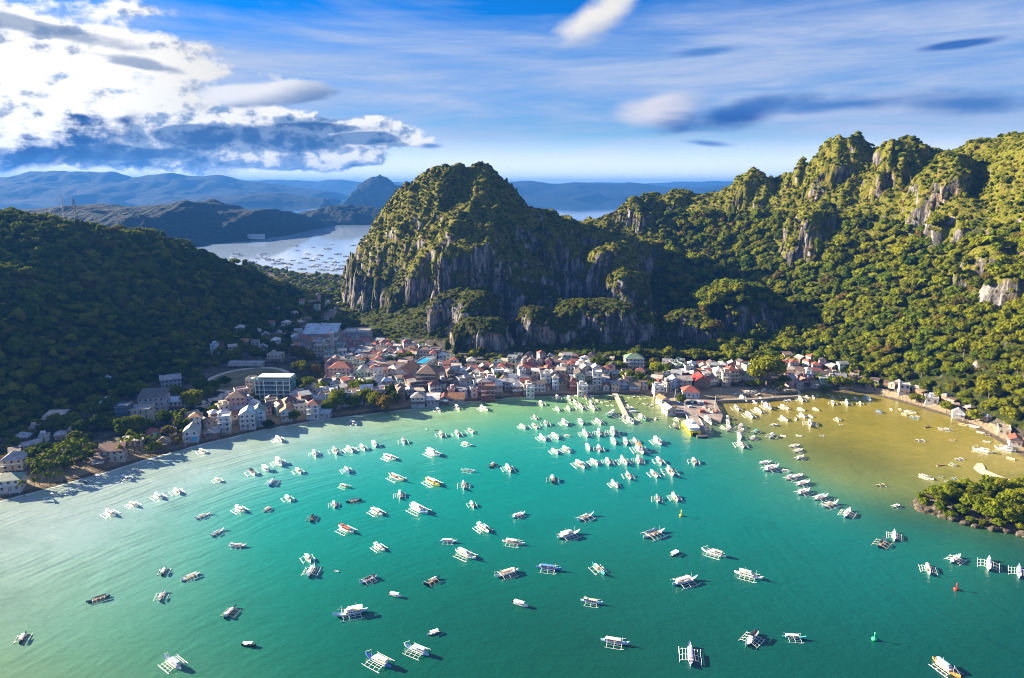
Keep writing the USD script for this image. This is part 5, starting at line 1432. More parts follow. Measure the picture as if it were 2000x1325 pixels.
def hull_mesh(L, B, free=.9, bow=1.5, stern=.6, n=15, keel=.35, full=2.6):
    V, F = [], []
    for s in np.linspace(-1, 1, n):
        b = B / 2 * max(0.03, (1 - abs(s) ** full)) ** .75
        if s < -.2 and stern < .4: b = max(b, B / 2 * .72)
        up = (bow if s > 0 else stern) * abs(s) ** 3
        top = free + up
        k = -keel + up * .85 * abs(s) ** 2
        x = s * L / 2
        V += [(x, -b, top), (x, -b * .82, (top + k) / 2), (x, -b * .2, k), (x, b * .2, k), (x, b * .82, (top + k) / 2), (x, b, top), (x, b * .8, top - .22), (x, -b * .8, top - .22)]
    for i in range(n - 1):
        for k in range(8):
            a, c = i * 8 + k, i * 8 + (k + 1) % 8
            F += [(a, a + 8, c), (c, a + 8, c + 8)]
    for o in (0, (n - 1) * 8):
        for k in range(1, 7): F.append((o, o + k, o + k + 1) if o == 0 else (o, o + k + 1, o + k))
    return np.array(V, float), np.array(F)


def canopy_mesh(x0, x1, w, z, camber=.25, th=.07, m=7):
    V, F = [], []
    ys = np.linspace(-w / 2, w / 2, m)
    for t in (th, 0):
        for x in (x0, x1):
            V += [(x, y, z + camber * (1 - (2 * y / w) ** 2) + t) for y in ys]
    for k in range(m - 1):
        F += [(k, m + k, k + 1), (k + 1, m + k, m + k + 1), (2*m + k, 2*m + k + 1, 3*m + k), (2*m + k + 1, 3*m + k + 1, 3*m + k), (k, k + 1, 2*m + k), (k + 1, 2*m + k + 1, 2*m + k), (m + k, 3*m + k, m + k + 1), (m + k + 1, 3*m + k, 3*m + k + 1)]
    F += [(0, 2*m, m), (m, 2*m, 3*m), (m - 1, 2*m - 1, 3*m - 1), (2*m - 1, 4*m - 1, 3*m - 1)]
    return np.array(V, float), np.array(F)


def outriggers(t, L, span, x0, x1, booms, colour, rails=1, r=.115):
    for s in (-1, 1):
        y = s * span
        pts = [(x0 - L * .08, y, .18), (x0, y, .1), ((x0 + x1) / 2, y, .08), (x1, y, .12), (x1 + L * .1, y, .55)]
        MB().path(pts, r * 1.25).put("outrigger", colour, t)
        for k in range(rails):
            yy = s * (span * (.42 + .30 * k))
            MB().bar((x0 - .3, yy, 1.12), (x1 + .3, yy, 1.12), r * .7, 4).put("rail", colour, t)
    for k in range(booms):
        x = x0 + (x1 - x0) * k / max(booms - 1, 1)
        MB().path([(x, -span, .15), (x, -span * .6, .95), (x, 0, 1.15), (x, span * .6, .95), (x, span, .15)], r * .85, 4).put("boom", colour, t)


def build_boat(t, kind, hull, roof):
    W = pm("white")
    hm = pm(hull)
    pole = W if hull not in ("black", "brown", "wood", "navy") else pm("cream" if hull != "black" else "grey")
    if kind in ("tour", "flat", "slim", "cabin"):
        L = 16.0
        c0, c1 = {"tour": (-4.9, 3.0), "flat": (-5.2, 2.2), "slim": (-4.4, .6), "cabin": (-3.4, 3.4)}[kind]
        cw = {"tour": 2.3, "flat": 2.6, "slim": 1.8, "cabin": 2.2}[kind]
        obj("hull", hull_mesh(L, 1.9 if kind == "slim" else 2.4, .95, {"tour": 1.7, "flat": 1.2, "slim": 2.3, "cabin": 1.9}[kind], {"tour": 1.0, "flat": .8, "slim": 1.6, "cabin": 1.1}[kind]), hm, t, smooth=40)
        MB().box(-5.0, 4.4, -.85, .85, .80, .9).put("deck", pm("wood"), t)
        if kind in ("tour", "cabin"): MB().box(c0 + .3, c1 - .3, -1.2, -1.1, .9, 1.5).box(c0 + .3, c1 - .3, 1.1, 1.2, .9, 1.5).put("side_panel", hm, t)
        ps = MB()
        for x in np.linspace(c0 + .2, c1 - .2, 5):
            for s in (-cw * .42, cw * .42): ps.bar((x, s, .8), (x, s, 2.75), .055, 4)
        tag(ps.put("canopy_post", W, t), kind="stuff")
        obj("canopy", canopy_mesh(c0, c1, cw, 2.7, .1 if kind == "flat" else .24), pm(roof), t, smooth=40)
        for x in (c0 + 2, c1 - 1.4): MB().box(x - .8, x + .8, -.6, .6, .92, 1.3).put("bench", pm("wood"), t)
        if kind == "tour":
            MB().box(-5.7, -4.9, -.9, .9, .9, 2.4).put("wheelhouse", W, t)
            MB().box(-5.5, -5.1, -.94, -.88, 1.6, 2.2).put("window", GLASS, t)
        if kind == "cabin":
            c = MB().box(-5.6, -3.5, -1.0, 1.0, .9, 3.2).put("wheelhouse", W, t)
            for s in (-1, 1): MB().box(-5.3, -3.8, s * 1.0 - .04, s * 1.0 + .04, 2.1, 2.8).put("window", GLASS, c)
            MB().box(-5.8, -3.3, -1.15, 1.15, 3.202, 3.3).put("wheelhouse_roof", pm(roof), t)
        outriggers(t, L, {"tour": 5.0, "flat": 5.2, "slim": 4.6, "cabin": 5.2}[kind], -4.2, 3.8, {"tour": 3, "flat": 4, "slim": 3, "cabin": 3}[kind], pole, 1 if kind == "slim" else 2)
        MB().bar((3.9, 0, 1), (4.0, 0, 4.6), .07, 4).put("mast", pole, t)
        if kind == "cabin": MB().bar((-4.4, 0, 3.3), (-4.4, 0, 5.6), .06, 4).put("mast", pole, t)
    elif kind == "liner":
        L = 21.0
        obj("hull", hull_mesh(L, 3.6, 1.2, 2.2, 1.3), hm, t, smooth=40)
        c = MB().box(-6.5, 3.2, -1.55, 1.55, 1.0, 2.75).put("cabin", W, t)
        for s in (-1, 1):
            for x in np.linspace(-5.6, 2.3, 7): MB().box(x - .42, x + .42, s * 1.55 - .04, s * 1.55 + .04, 1.75, 2.4).put("window", GLASS, c)
        MB().box(-7.0, 3.9, -1.85, 1.85, 2.752, 2.9).put("upper_deck", pm("cream" if roof == "white" else "grey"), t)
        MB().box(-1.2, 2.4, -1.2, 1.2, 2.902, 4.0).put("pilot_house", W, t)
        MB().box(2.38, 2.46, -1.0, 1.0, 3.25, 3.8).put("window", GLASS, t)
        ps = MB()
        for x in np.linspace(-6.6, -1.6, 4):
            for s in (-1.6, 1.6): ps.bar((x, s, 2.9), (x, s, 4.5), .06, 4)
        tag(ps.put("canopy_post", W, t), kind="stuff")
        obj("canopy", canopy_mesh(-7.0, 1.6, 3.1, 4.45, .22), pm(roof), t, smooth=40)
        outriggers(t, L, 6.4, -5.5, 5.0, 4, pole, 2, .14)
        for x in (-3, 5.2): MB().bar((x, 0, 1), (x + .1, 0, 7.0), .09, 4).put("mast", pole, t)
        MB().bar((5.2, 0, 6.5), (10.2, 0, 3.3), .04, 3).put("stay", pole, t)
    elif kind == "small":
        L = 10.0
        obj("hull", hull_mesh(L, 1.5, .7, .9, .6, 11), hm, t, smooth=40)
        ps = MB()
        for x in (-2.6, -.3, 1.6):
            for s in (-.7, .7): ps.bar((x, s, .6), (x, s, 2.1), .05, 4)
        tag(ps.put("canopy_post", W, t), kind="stuff")
        obj("canopy", canopy_mesh(-3.0, 1.9, 1.9, 2.05, .22), pm(roof), t, smooth=40)
        MB().box(-2.4, 1.4, -.5, .5, .62, .95).put("bench", pm("wood"), t)
        outriggers(t, L, 3.3, -2.6, 2.4, 2, pole, 1, .1)
    elif kind == "canoe":
        L = 7.0
        obj("hull", hull_mesh(L, .9, .5, .5, .4, 11), hm, t, smooth=40)
        MB().box(-.6, -.2, -.4, .4, .42, .48).put("seat", pm("wood"), t); MB().box(.9, 1.3, -.36, .36, .42, .48).put("seat", pm("wood"), t)
        outriggers(t, L, 2.2, -1.8, 1.7, 2, pole, 0, .09)
    elif kind == "motor":
        L = 9.0
        obj("hull", hull_mesh(L, 2.5, .9, .7, .05, 11), hm, t, smooth=40)
        ps = MB()
        for x in (-3.2, -.4, 1.8):
            for s in (-1.0, 1.0): ps.bar((x, s, .8), (x, s, 2.3), .06, 4)
        tag(ps.put("canopy_post", W, t), kind="stuff")
        obj("canopy", canopy_mesh(-3.7, 2.2, 2.4, 2.25, .2), pm(roof), t, smooth=40)
        MB().box(-3.0, -1.0, -.8, .8, .7, 1.15).box(.2, 1.3, -.8, .8, .7, 1.15).put("seat", pm("grey"), t)
        MB().box(-4.9, -4.3, -.3, .3, .1, 1.5).put("outboard_engine", pm("black"), t)
    elif kind == "dinghy":
        L = 5.0
        obj("hull", hull_mesh(L, 1.6, .55, .35, .05, 9, .25), hm, t, smooth=40)
        MB().box(-.3, .1, -.7, .7, .42, .5).put("seat", pm("wood"), t); MB().box(-1.8, -1.3, -.62, .62, .42, .5).put("seat", pm("wood"), t)
    return L


BOAT_SRC, BLEN = {}, {"tour": 16., "flat": 16., "slim": 16., "cabin": 16., "liner": 21., "small": 10., "canoe": 7., "motor": 9., "dinghy": 5.}
BLOOK = {"tour": "outrigger tour boat", "flat": "open outrigger boat", "slim": "slender outrigger boat", "cabin": "outrigger cabin boat", "liner": "large two-deck outrigger boat", "small": "small outrigger boat", "canoe": "outrigger canoe", "motor": "motorboat", "dinghy": "rowing dinghy"}
BN = Namer({"yellow buoy": gp(1330, 1008), "red buoy": gp(1867, 1150), "green buoy": gp(1707, 1248), "yellow ferry": gp(1350, 848), "jetty": gp(1213, 795), "breakwater": gp(1480, 790), "rocky islet": gp(1800, 992), "sandbank": gp(1912, 915),
            "long blue boat": gp(1072, 1112), "red-roofed tour boat": gp(676, 1038), "black-roofed double-decker": gp(1467, 1247), "largest blue-bowed boat": gp(690, 1200), "black outrigger boat": gp(609, 1014), "orange-roofed beach cottage": gp(560, 825), "rust-red resort lodge": gp(235, 915),
            "teal-hulled boat": gp(1551, 1246), "blue-covered boat": gp(1717, 805), "brick red beach hotel": gp(953, 782), "big clump of beach trees": gp(735, 810), "white narrow apartment house": gp(1166, 765)})
SPECIAL = {}


def boat(kind, x0, y0, x1, y1, hull="white", roof="white", label=None, z=0.0):
    if kind == "tour": kind = ["tour", "cabin", "slim", "tour", "cabin"][int(x0 * 7 + y0 * 3) % 5]
    a, b = gp(x0, y0, .4), gp(x1, y1, .4)
    c = (a + b) / 2
    d = b - a
    s = float(np.clip(np.hypot(d[0], d[1]) / BLEN[kind], .58, 1.1)) * .84
    rz = math.atan2(d[1], d[0])
    zz = max(z, float(height(c[0], c[1])) + .15) if inland(np.array([c[0]]), np.array([c[1]]))[0] > 0 else z
    key = (kind, hull, roof)
    nm = {"tour": "outrigger_boat", "flat": "outrigger_boat", "slim": "outrigger_boat", "cabin": "outrigger_boat", "liner": "outrigger_boat", "small": "small_outrigger_boat", "canoe": "outrigger_canoe", "motor": "motorboat", "dinghy": "dinghy"}[kind]
    cat = "dinghy" if kind == "dinghy" else "canoe" if kind == "canoe" else "boat"
    grp = "boats moored in the bay"
    if key in BOAT_SRC: t = copy_of(BOAT_SRC[key], nm, (c[0], c[1], zz), rz, s, label, cat, grp)
    else:
        t = thing(nm, (c[0], c[1], zz), rz, s, label, cat, grp)
        build_boat(t, kind, hull, roof)
        BOAT_SRC[key] = t
    if not label:
        look = f"{hull} {BLOOK[kind]}" if kind in ("canoe", "dinghy") or roof == hull else f"{hull} {BLOOK[kind]} with {roof} roof"
        if kind in ("canoe", "dinghy"): look = f"{hull} {BLOOK[kind]}"
        BN.add(t, look, c[0], c[1])


T_, L_, S_, C_, M_, D_, F_ = "tour", "liner", "small", "canoe", "motor", "dinghy", "flat"
FLEET = [
    # left beach and shallows
    (C_, 83, 973, 96, 971), (S_, 98, 964, 108, 970), (S_, 130, 957, 142, 965), (M_, 150, 948, 159, 953), (M_, 154, 939, 171, 944, "navy", "grey"), (M_, 187, 929, 196, 936), (T_, 234, 930, 258, 941), (F_, 255, 917, 278, 923, "white", "cream"), (S_, 286, 904, 302, 908), (S_, 388, 878, 401, 887), (S_, 418, 934, 432, 943, "white", "cream"), (S_, 485, 917, 500, 931, "white", "black"),
    (T_, 204, 997, 228, 1010), (T_, 250, 981, 271, 992), (T_, 301, 964, 319, 977, "white", "pale blue"), (T_, 339, 954, 353, 968), (T_, 380, 1014, 413, 1002), (T_, 457, 989, 481, 1003), (T_, 413, 1047, 437, 1034, "white", "pale blue"),
    (T_, 537, 853, 552, 866), (S_, 682, 823, 698, 832), (T_, 612, 880, 617, 894), (T_, 650, 874, 658, 890), (T_, 676, 872, 690, 886), (S_, 702, 869, 714, 882), (M_, 726, 862, 736, 877), (L_, 538, 896, 552, 914), (M_, 511, 911, 527, 924), (S_, 577, 915, 589, 927), (T_, 524, 952, 538, 934, "blue", "pale blue"), (S_, 556, 968, 569, 981), (S_, 513, 1001, 531, 989, "white", "cream"),
    (T_, 672, 912, 683, 927, "blue", "white"), (T_, 661, 946, 685, 954, "green", "white"), (T_, 652, 978, 653, 994), (F_, 704, 976, 678, 981, "black", "navy"), (T_, 747, 888, 775, 901, "white", "lilac"), (T_, 757, 926, 791, 942, "cream", "white"), (T_, 828, 934, 861, 952, "yellow", "white"), (L_, 829, 879, 862, 894), (T_, 781, 959, 781, 977), (T_, 722, 992, 749, 1009), (L_, 796, 986, 839, 1007, "pale blue", "white"),
    (D_, 829, 837, 835, 840, "teal"), (D_, 848, 840, 856, 840, "brown"), (S_, 860, 844, 863, 856), (S_, 889, 842, 897, 854), (T_, 913, 837, 925, 848), (S_, 900, 865, 922, 872), (S_, 786, 857, 790, 869, "pale blue", "grey"), (T_, 898, 917, 931, 922, "white", "teal"), (T_, 905, 939, 906, 959), (S_, 968, 904, 955, 915, "black", "grey"), (T_, 987, 907, 998, 925), (S_, 918, 979, 926, 993),
    (S_, 849, 797, 861, 805), (S_, 887, 791, 899, 802), (T_, 936, 794, 954, 804),
    # off the waterfront
    (S_, 1054, 784, 1060, 794), (S_, 1086, 773, 1091, 783), (S_, 1108, 774, 1115, 784), (S_, 1119, 783, 1128, 792), (S_, 1142, 774, 1146, 780, "white", "orange"), (S_, 1150, 773, 1161, 779, "white", "cream"), (D_, 1163, 780, 1169, 785), (T_, 1085, 795, 1093, 804), (T_, 1107, 794, 1114, 803, "white", "cream"), (T_, 1130, 790, 1139, 802, "white", "pink"), (S_, 1152, 783, 1156, 791), (T_, 1151, 791, 1162, 803), (S_, 1041, 812, 1048, 820), (T_, 1014, 829, 1027, 839), (T_, 1038, 827, 1050, 839, "white", "cream"), (S_, 1064, 823, 1068, 834, "pale blue", "grey"), (L_, 1096, 821, 1110, 834), (M_, 1129, 820, 1140, 832), (T_, 1162, 818, 1175, 831, "white", "lilac"), (T_, 1202, 804, 1184, 817, "teal", "white"), (T_, 1052, 850, 1067, 863), (T_, 1076, 846, 1092, 860), (S_, 1100, 850, 1117, 853, "white", "cream"), (T_, 1138, 841, 1148, 856), (T_, 1168, 840, 1171, 855), (L_, 1195, 837, 1199, 855), (T_, 1076, 876, 1091, 889, "white", "pink"), (F_, 1097, 872, 1115, 886), (M_, 1145, 870, 1152, 881), (S_, 1168, 870, 1171, 885), (M_, 1193, 857, 1204, 871), (M_, 1219, 859, 1224, 871), (T_, 1236, 856, 1245, 869), (L_, 1241, 868, 1258, 891, "cream", "orange"), (L_, 1275, 855, 1293, 872),
    (F_, 1122, 899, 1143, 917), (T_, 1151, 896, 1169, 911), (T_, 1184, 894, 1190, 911), (T_, 1210, 893, 1226, 911, "white", "cream"), (T_, 1245, 892, 1248, 909), (S_, 1281, 893, 1293, 910), (L_, 1221, 816, 1239, 830, "white", "pink"), (L_, 1245, 811, 1263, 824, "green", "cream"), (D_, 1278, 814, 1281, 822), (T_, 1241, 797, 1214, 799), (T_, 1243, 804, 1226, 805, "white", "pale blue"), (S_, 1219, 820, 1216, 812),
    (T_, 1222, 921, 1232, 939), (T_, 1192, 939, 1208, 955), (T_, 1269, 918, 1285, 935), (T_, 1301, 910, 1316, 934, "white", "lilac"), (S_, 1079, 929, 1079, 947, "black", "white"), (S_, 1353, 894, 1357, 911), (T_, 1282, 966, 1285, 985, "white", "lilac"), (T_, 1311, 963, 1325, 982, "cream", "white"), (T_, 999, 1012, 1027, 1001), (T_, 1125, 1019, 1163, 1003, "pale blue", "white"), (L_, 1084, 1053, 1137, 1038), (F_, 1252, 1052, 1302, 1035, "white", "navy"), (M_, 1309, 1086, 1327, 1076), (L_, 1423, 1090, 1366, 1073, "white", "cream"), (F_, 977, 1056, 1029, 1064),
    (T_, 1155, 1099, 1183, 1126, "teal", "white"), (T_, 1309, 1144, 1367, 1128, "pale blue", "white"), (L_, 1429, 1116, 1496, 1134), (M_, 999, 1176, 1034, 1186), (T_, 1130, 1172, 1182, 1180, "pale blue", "cream"), (T_, 1168, 1249, 1235, 1260, "pale blue", "white"), (T_, 1350, 1306, 1346, 1255, "lilac", "lilac"), (T_, 1017, 1112, 962, 1129, "white", "cream"),
    # line along the edge of the sandy flats
    (T_, 1481, 906, 1509, 902), (T_, 1489, 921, 1524, 910), (S_, 1522, 918, 1547, 922), (S_, 1533, 938, 1553, 929, "white", "pale blue"), (T_, 1549, 934, 1569, 927), (T_, 1553, 949, 1584, 940), (T_, 1555, 967, 1584, 956), (T_, 1587, 977, 1620, 967, "white", "pale blue"), (T_, 1603, 992, 1640, 981, "white", "cream"), (T_, 1648, 1013, 1661, 994), (T_, 1713, 1072, 1731, 1052, "navy", "black"), (T_, 1747, 1058, 1746, 1036), (S_, 1742, 991, 1759, 986), (C_, 1711, 949, 1732, 947, "wood"), (T_, 1809, 1099, 1817, 1126, "white", "pink"), (T_, 1854, 1101, 1877, 1085), (T_, 1931, 1118, 1931, 1089, "white", "lilac"), (T_, 1991, 1132, 1989, 1104, "pale blue", "lilac"),
    # lower left
    (T_, 444, 1067, 483, 1066), (S_, 314, 1127, 326, 1107, "black", "white"), (F_, 391, 1119, 352, 1135, "white", "grey"), (T_, 309, 1178, 322, 1151), (T_, 437, 1209, 462, 1184, "navy", "white"), (S_, 36, 1260, 53, 1233, "black", "white"), (L_, 357, 1311, 319, 1281, "white", "pale blue"), (M_, 470, 1259, 503, 1260, "black", "white"), (T_, 728, 1061, 753, 1078), (T_, 856, 1057, 895, 1058, "pale blue", "white"), (L_, 886, 1074, 933, 1095), (T_, 929, 1022, 957, 1043), (S_, 595, 1082, 608, 1101), (T_, 599, 1131, 616, 1101), (T_, 737, 1125, 702, 1140, "lilac", "black"), (T_, 862, 1126, 824, 1146, "navy", "white"), (M_, 758, 1160, 787, 1166), (M_, 856, 1233, 836, 1239), (L_, 838, 1281, 789, 1261, "pale blue", "pale blue"), (L_, 769, 1308, 709, 1277, "blue", "white"), (D_, 653, 1114, 660, 1116),
    # round the quay
    (S_, 1327, 823, 1317, 816), (S_, 1316, 828, 1320, 839, "navy", "grey"), (L_, 1374, 816, 1392, 832), (F_, 1384, 808, 1410, 812, "white", "cream"), (M_, 1420, 814, 1423, 822, "navy", "grey"), (M_, 1420, 822, 1423, 834), (S_, 1407, 832, 1417, 838), (T_, 1428, 833, 1418, 844), (S_, 1451, 830, 1441, 839), (T_, 1454, 838, 1440, 848, "white", "cream"), (M_, 1441, 848, 1447, 861), (T_, 1440, 861, 1453, 878, "white", "pink"), (S_, 1481, 840, 1471, 848, "teal", "teal"), (T_, 1476, 852, 1464, 861), (S_, 1511, 847, 1503, 858, "pale blue", "pale blue"), (C_, 1524, 849, 1536, 853),
    (L_, 1443, 775, 1460, 787), (S_, 1467, 783, 1479, 789), (S_, 1482, 777, 1490, 788), (S_, 1504, 776, 1521, 781), (C_, 1527, 785, 1549, 781), (T_, 1559, 776, 1569, 786), (T_, 1433, 792, 1444, 804, "white", "pale blue"), (T_, 1472, 797, 1489, 809), (L_, 1489, 789, 1508, 802, "white", "lilac"), (T_, 1522, 791, 1542, 801), (S_, 1556, 797, 1573, 803), (T_, 1455, 805, 1471, 819), (T_, 1561, 808, 1573, 817), (T_, 1522, 814, 1540, 824), (D_, 1552, 815, 1556, 822), (S_, 1503, 832, 1520, 829, "white", "cream"), (C_, 1553, 849, 1569, 852), (F_, 1542, 873, 1562, 869, "white", "grey"), (F_, 1550, 884, 1569, 877, "white", "cream"), (T_, 1555, 898, 1571, 890, "white", "cream"),
    # the sandy right-hand shallows
    (T_, 1581, 821, 1583, 836), (C_, 1598, 850, 1612, 851), (S_, 1632, 816, 1639, 823), (D_, 1640, 829, 1646, 829), (S_, 1572, 773, 1580, 777), (S_, 1557, 766, 1565, 771), (S_, 1585, 773, 1591, 779), (D_, 1594, 771, 1600, 775), (D_, 1615, 769, 1620, 772), (S_, 1623, 775, 1631, 780), (D_, 1638, 773, 1643, 776), (D_, 1647, 773, 1653, 776), (S_, 1625, 784, 1628, 792), (T_, 1651, 783, 1656, 793), (D_, 1655, 779, 1660, 782), (S_, 1668, 777, 1673, 783), (S_, 1678, 785, 1682, 791), (L_, 1688, 776, 1700, 783, "pale blue", "teal"), (D_, 1738, 797, 1743, 801), (D_, 1755, 797, 1761, 801, "cream"), (S_, 1586, 797, 1601, 802), (S_, 1561, 812, 1575, 815), (S_, 1578, 811, 1588, 816),
    (F_, 1764, 802, 1791, 808, "white", "grey"), (C_, 1774, 814, 1799, 815), (C_, 1777, 816, 1797, 818, "teal"), (D_, 1803, 835, 1819, 832, "brown"), (T_, 1862, 841, 1829, 837), (C_, 1785, 860, 1810, 861, "cream"), (C_, 1851, 857, 1869, 860, "wood"), (L_, 1936, 885, 1901, 877), (L_, 1980, 882, 1946, 875, "pale blue", "pale blue"), (D_, 1965, 892, 1984, 899, "cream"), (C_, 1865, 898, 1883, 896), (D_, 1829, 909, 1843, 907, "wood"), (S_, 1854, 904, 1869, 911, "navy", "green"), (F_, 1798, 928, 1820, 936, "white", "grey"), (C_, 1829, 929, 1846, 933, "navy"), (C_, 1857, 935, 1871, 934, "teal"), (C_, 1843, 941, 1857, 940), (C_, 1918, 861, 1938, 864), (C_, 1920, 849, 1938, 851, "navy"), (C_, 1890, 830, 1915, 836), (D_, 1760, 806, 1772, 812, "cream"), (C_, 1870, 826, 1895, 832, "wood"), (C_, 1905, 842, 1925, 846), (C_, 1950, 870, 1972, 872),
    # drawn up behind the breakwater
    (D_, 1430, 774, 1440, 770), (C_, 1440, 769, 1452, 773, "cream"), (S_, 1452, 772, 1464, 767), (C_, 1465, 770, 1478, 766), (D_, 1475, 773, 1485, 770), (S_, 1486, 769, 1497, 764), (D_, 1499, 768, 1508, 764), (C_, 1505, 770, 1520, 766, "cream"), (D_, 1515, 764, 1524, 761), (D_, 1532, 766, 1540, 763),
]
for b_ in FLEET: boat(*b_)
for dx, dy in [(1175, 786), (1183, 784), (1190, 783), (1187, 792), (1196, 792), (1205, 773), (1228, 777), (1237, 775), (1247, 774), (1251, 779), (1259, 779), (1245, 787), (1262, 790), (1271, 792), (1284, 789), (1212, 777), (1221, 785), (1226, 792), (1218, 790), (1257, 788)]:
    a_ = rt.uniform(-1, 1)
    boat(D_, dx - 3, dy - 2 * a_, dx + 3, dy + 2 * a_, ["white", "cream", "white"][int(rt.integers(3))])
boat(T_, 1042, 1107, 1102, 1114, "blue", "blue", "long blue boat with a blue canopy")
boat(T_, 659, 1027, 694, 1044, "white", "red", "white outrigger tour boat with a faded red roof")
boat(L_, 1480, 1236, 1456, 1262, "white", "black", "broad white double-decker outrigger boat with a black roof")
boat(L_, 726, 1190, 644, 1206, "pale blue", "white", "largest white outrigger boat with a long pale blue bow")
boat(T_, 613, 1004, 605, 1022, "black", "black", "black outrigger boat with black roof and spidery booms")
boat(T_, 1523, 1243, 1579, 1247, "teal", "white", "teal-hulled outrigger boat with a white canopy near the green buoy")
boat(M_, 1710, 802, 1724, 807, "blue", "blue", "small blue boat under a blue cover on the sandy shallows")
boat(F_, 219, 1162, 164, 1178, "navy", "black", "dark navy outrigger boat with a black canopy on the greenish lower left water")
boat(L_, 1817, 1283, 1880, 1330, "orange", "pale blue", "orange two-deck boat with pale blue roof cut by the lower right frame edge")
BN.finish()
# boats in the bay beyond the valley
far = [(455, 503), (462, 497), (470, 500), (508, 499), (514, 496), (511, 504), (520, 505), (527, 508), (541, 511), (560, 523), (576, 481), (580, 490), (600, 497), (597, 505), (605, 522), (614, 521), (622, 518), (634, 513), (637, 522), (640, 487), (642, 528), (651, 529), (565, 517), (676, 501), (682, 510), (690, 505), (668, 520), (655, 513), (625, 500), (528, 521), (548, 507), (660, 497), (700, 515), (480, 508), (495, 512), (503, 506), (537, 516), (552, 515), (572, 509), (585, 514), (590, 526), (609, 509), (618, 507), (628, 528), (646, 505), (650, 518), (662, 526), (674, 512), (686, 522), (694, 498), (612, 484), (648, 478), (690, 480)]
for k, (px, py) in enumerate(far):
    e = 4
    a = gp(px - e, py, .4); b2 = gp(px + e, py + rt.uniform(-.5, .5), .4)
    c = (a + b2) / 2
    key = [(L_, "white", "white"), (L_, "navy", "grey"), (T_, "navy", "black")][k % 3]
    if key not in BOAT_SRC:
        t = thing("outrigger_boat", (c[0], c[1], 0), .2, .8, None, "boat", "boats in the far bay"); build_boat(t, *key); BOAT_SRC[key] = t
    else: t = copy_of(BOAT_SRC[key], "outrigger_boat", (c[0], c[1], 0), float(rt.uniform(-.4, .4)), float(rt.uniform(.6, .95)), None, "boat", "boats in the far bay")
    tag(t, "distant boat silhouetted on the pale bay beyond the valley")
# fast ferry at the pier
a, b = gp(1338, 829, 0), gp(1359, 853, 0)
c = (a + b) / 2
ang = math.atan2(a[1] - b[1], a[0] - b[0])
t = thing("ferry", (c[0], c[1], 0), ang, None, "yellow catamaran ferry with a white roof berthed at the pier", "ferry")
for s in (-1, 1):
    v, f = hull_mesh(22, 2.2, 2.2, .5, .1, 11, .6)
    obj("hull", (v + [0, s * 2.6, 0], f), pm("yellow"), t, smooth=40)
m = MB().box(-9.5, 7, -3.4, 3.4, 1.6, 3.0); m.put("deckhouse", pm("yellow"), t)
MB().box(-8.0, 5.5, -3.0, 3.0, 3.002, 4.6).put("saloon", pm("white"), t)
for s in (-1, 1):
    for x in np.linspace(-7, 4.5, 8): MB().box(x - .6, x + .6, s * 3.0 - .05, s * 3.0 + .05, 3.5, 4.2).put("window", GLASS, t)
MB().box(5.46, 5.56, -2.5, 2.5, 3.5, 4.3).put("windscreen", GLASS, t)
MB().box(-8.4, 5.9, -3.3, 3.3, 4.602, 4.8).put("roof", pm("white"), t)
MB().box(-1, 3.5, -1.6, 1.6, 4.802, 6.3).put("bridge", pm("white"), t)
MB().box(3.46, 3.56, -1.3, 1.3, 5.2, 6.0).put("windscreen", GLASS, t)
MB().box(-9.5, -8.0, -3.0, 3.0, 3.002, 3.25).put("aft_deck", pm("grey"), t)
MB().bar((-2, 0, 4.8), (-2.3, 0, 9.0), .12, 5).put("mast", pm("white"), t)

# ------------------------------------------------------------------ buoys
def buoy(px, py, c, label, tall=3.0):
    p = gp(px, py, 0)
    t = thing("buoy", (p[0], p[1], 0), 0, .72, label, "buoy")
    r = lambda pts, rs: taper(pts, rs, 12)
    obj("float", taper([(0, 0, -.4), (0, 0, .2), (0, 0, .8), (0, 0, 1.2)], [.7, 1.25, 1.2, .5], 12), c, t, smooth=True)
    obj("pole", taper([(0, 0, 1.2), (.15, 0, tall)], [.22, .16], 6), c, t)
    obj("topmark", taper([(.15, 0, tall), (.16, 0, tall + .5), (.17, 0, tall + 1.1)], [.42, .42, .08], 8), c, t)


buoy(1330, 1008, paint((.75, .60, .02), .4), "yellow buoy with a pole topmark floating in mid-bay", 3.2)
buoy(1867, 1152, paint((.75, .03, .02), .4), "red buoy with a short pole near the right frame edge", 2.6)
buoy(1707, 1250, paint((.04, .62, .22), .4), "bright green buoy with a leaning pole in the lower right bay", 3.0)

# ------------------------------------------------------------------ radio masts on the left hill
def lattice(px, py_top, Y, label, light):
    tp = at(px, py_top, Y)
    gz_ = float(height(tp[0], tp[1]))
    H = tp[2] - gz_
    t = thing("radio_mast", (tp[0], tp[1], gz_ - 1), 0, None, label, "radio mast")
    mat = paint(light, .5)
    b = 1.6
    for k in range(4):
        sx, sy = [(-1, -1), (1, -1), (1, 1), (-1, 1)][k]
        MB().bar((sx * b, sy * b, 0), (sx * .35, sy * .35, H), .14, 4).put("leg", mat, t)
    br = MB()
    n = 9
    for i in range(n):
        z0, z1 = H * i / n, H * (i + 1) / n
        w0, w1 = b + (.35 - b) * i / n, b + (.35 - b) * (i + 1) / n
        cs = [(-1, -1), (1, -1), (1, 1), (-1, 1)]
        for k in range(4):
            p_, q_ = cs[k], cs[(k + 1) % 4]
            br.bar((p_[0] * w0, p_[1] * w0, z0), (q_[0] * w1, q_[1] * w1, z1), .06, 3)
    br.put("bracing", mat, t)
    MB().bar((0, 0, H), (0, 0, H + 4), .06, 4).put("aerial", mat, t)
    for k in range(3): MB().bar((.8, 0, H * (.62 + .13 * k)), (1.3, 0, H * (.62 + .13 * k)), .7, 8).put("dish", mat, t)


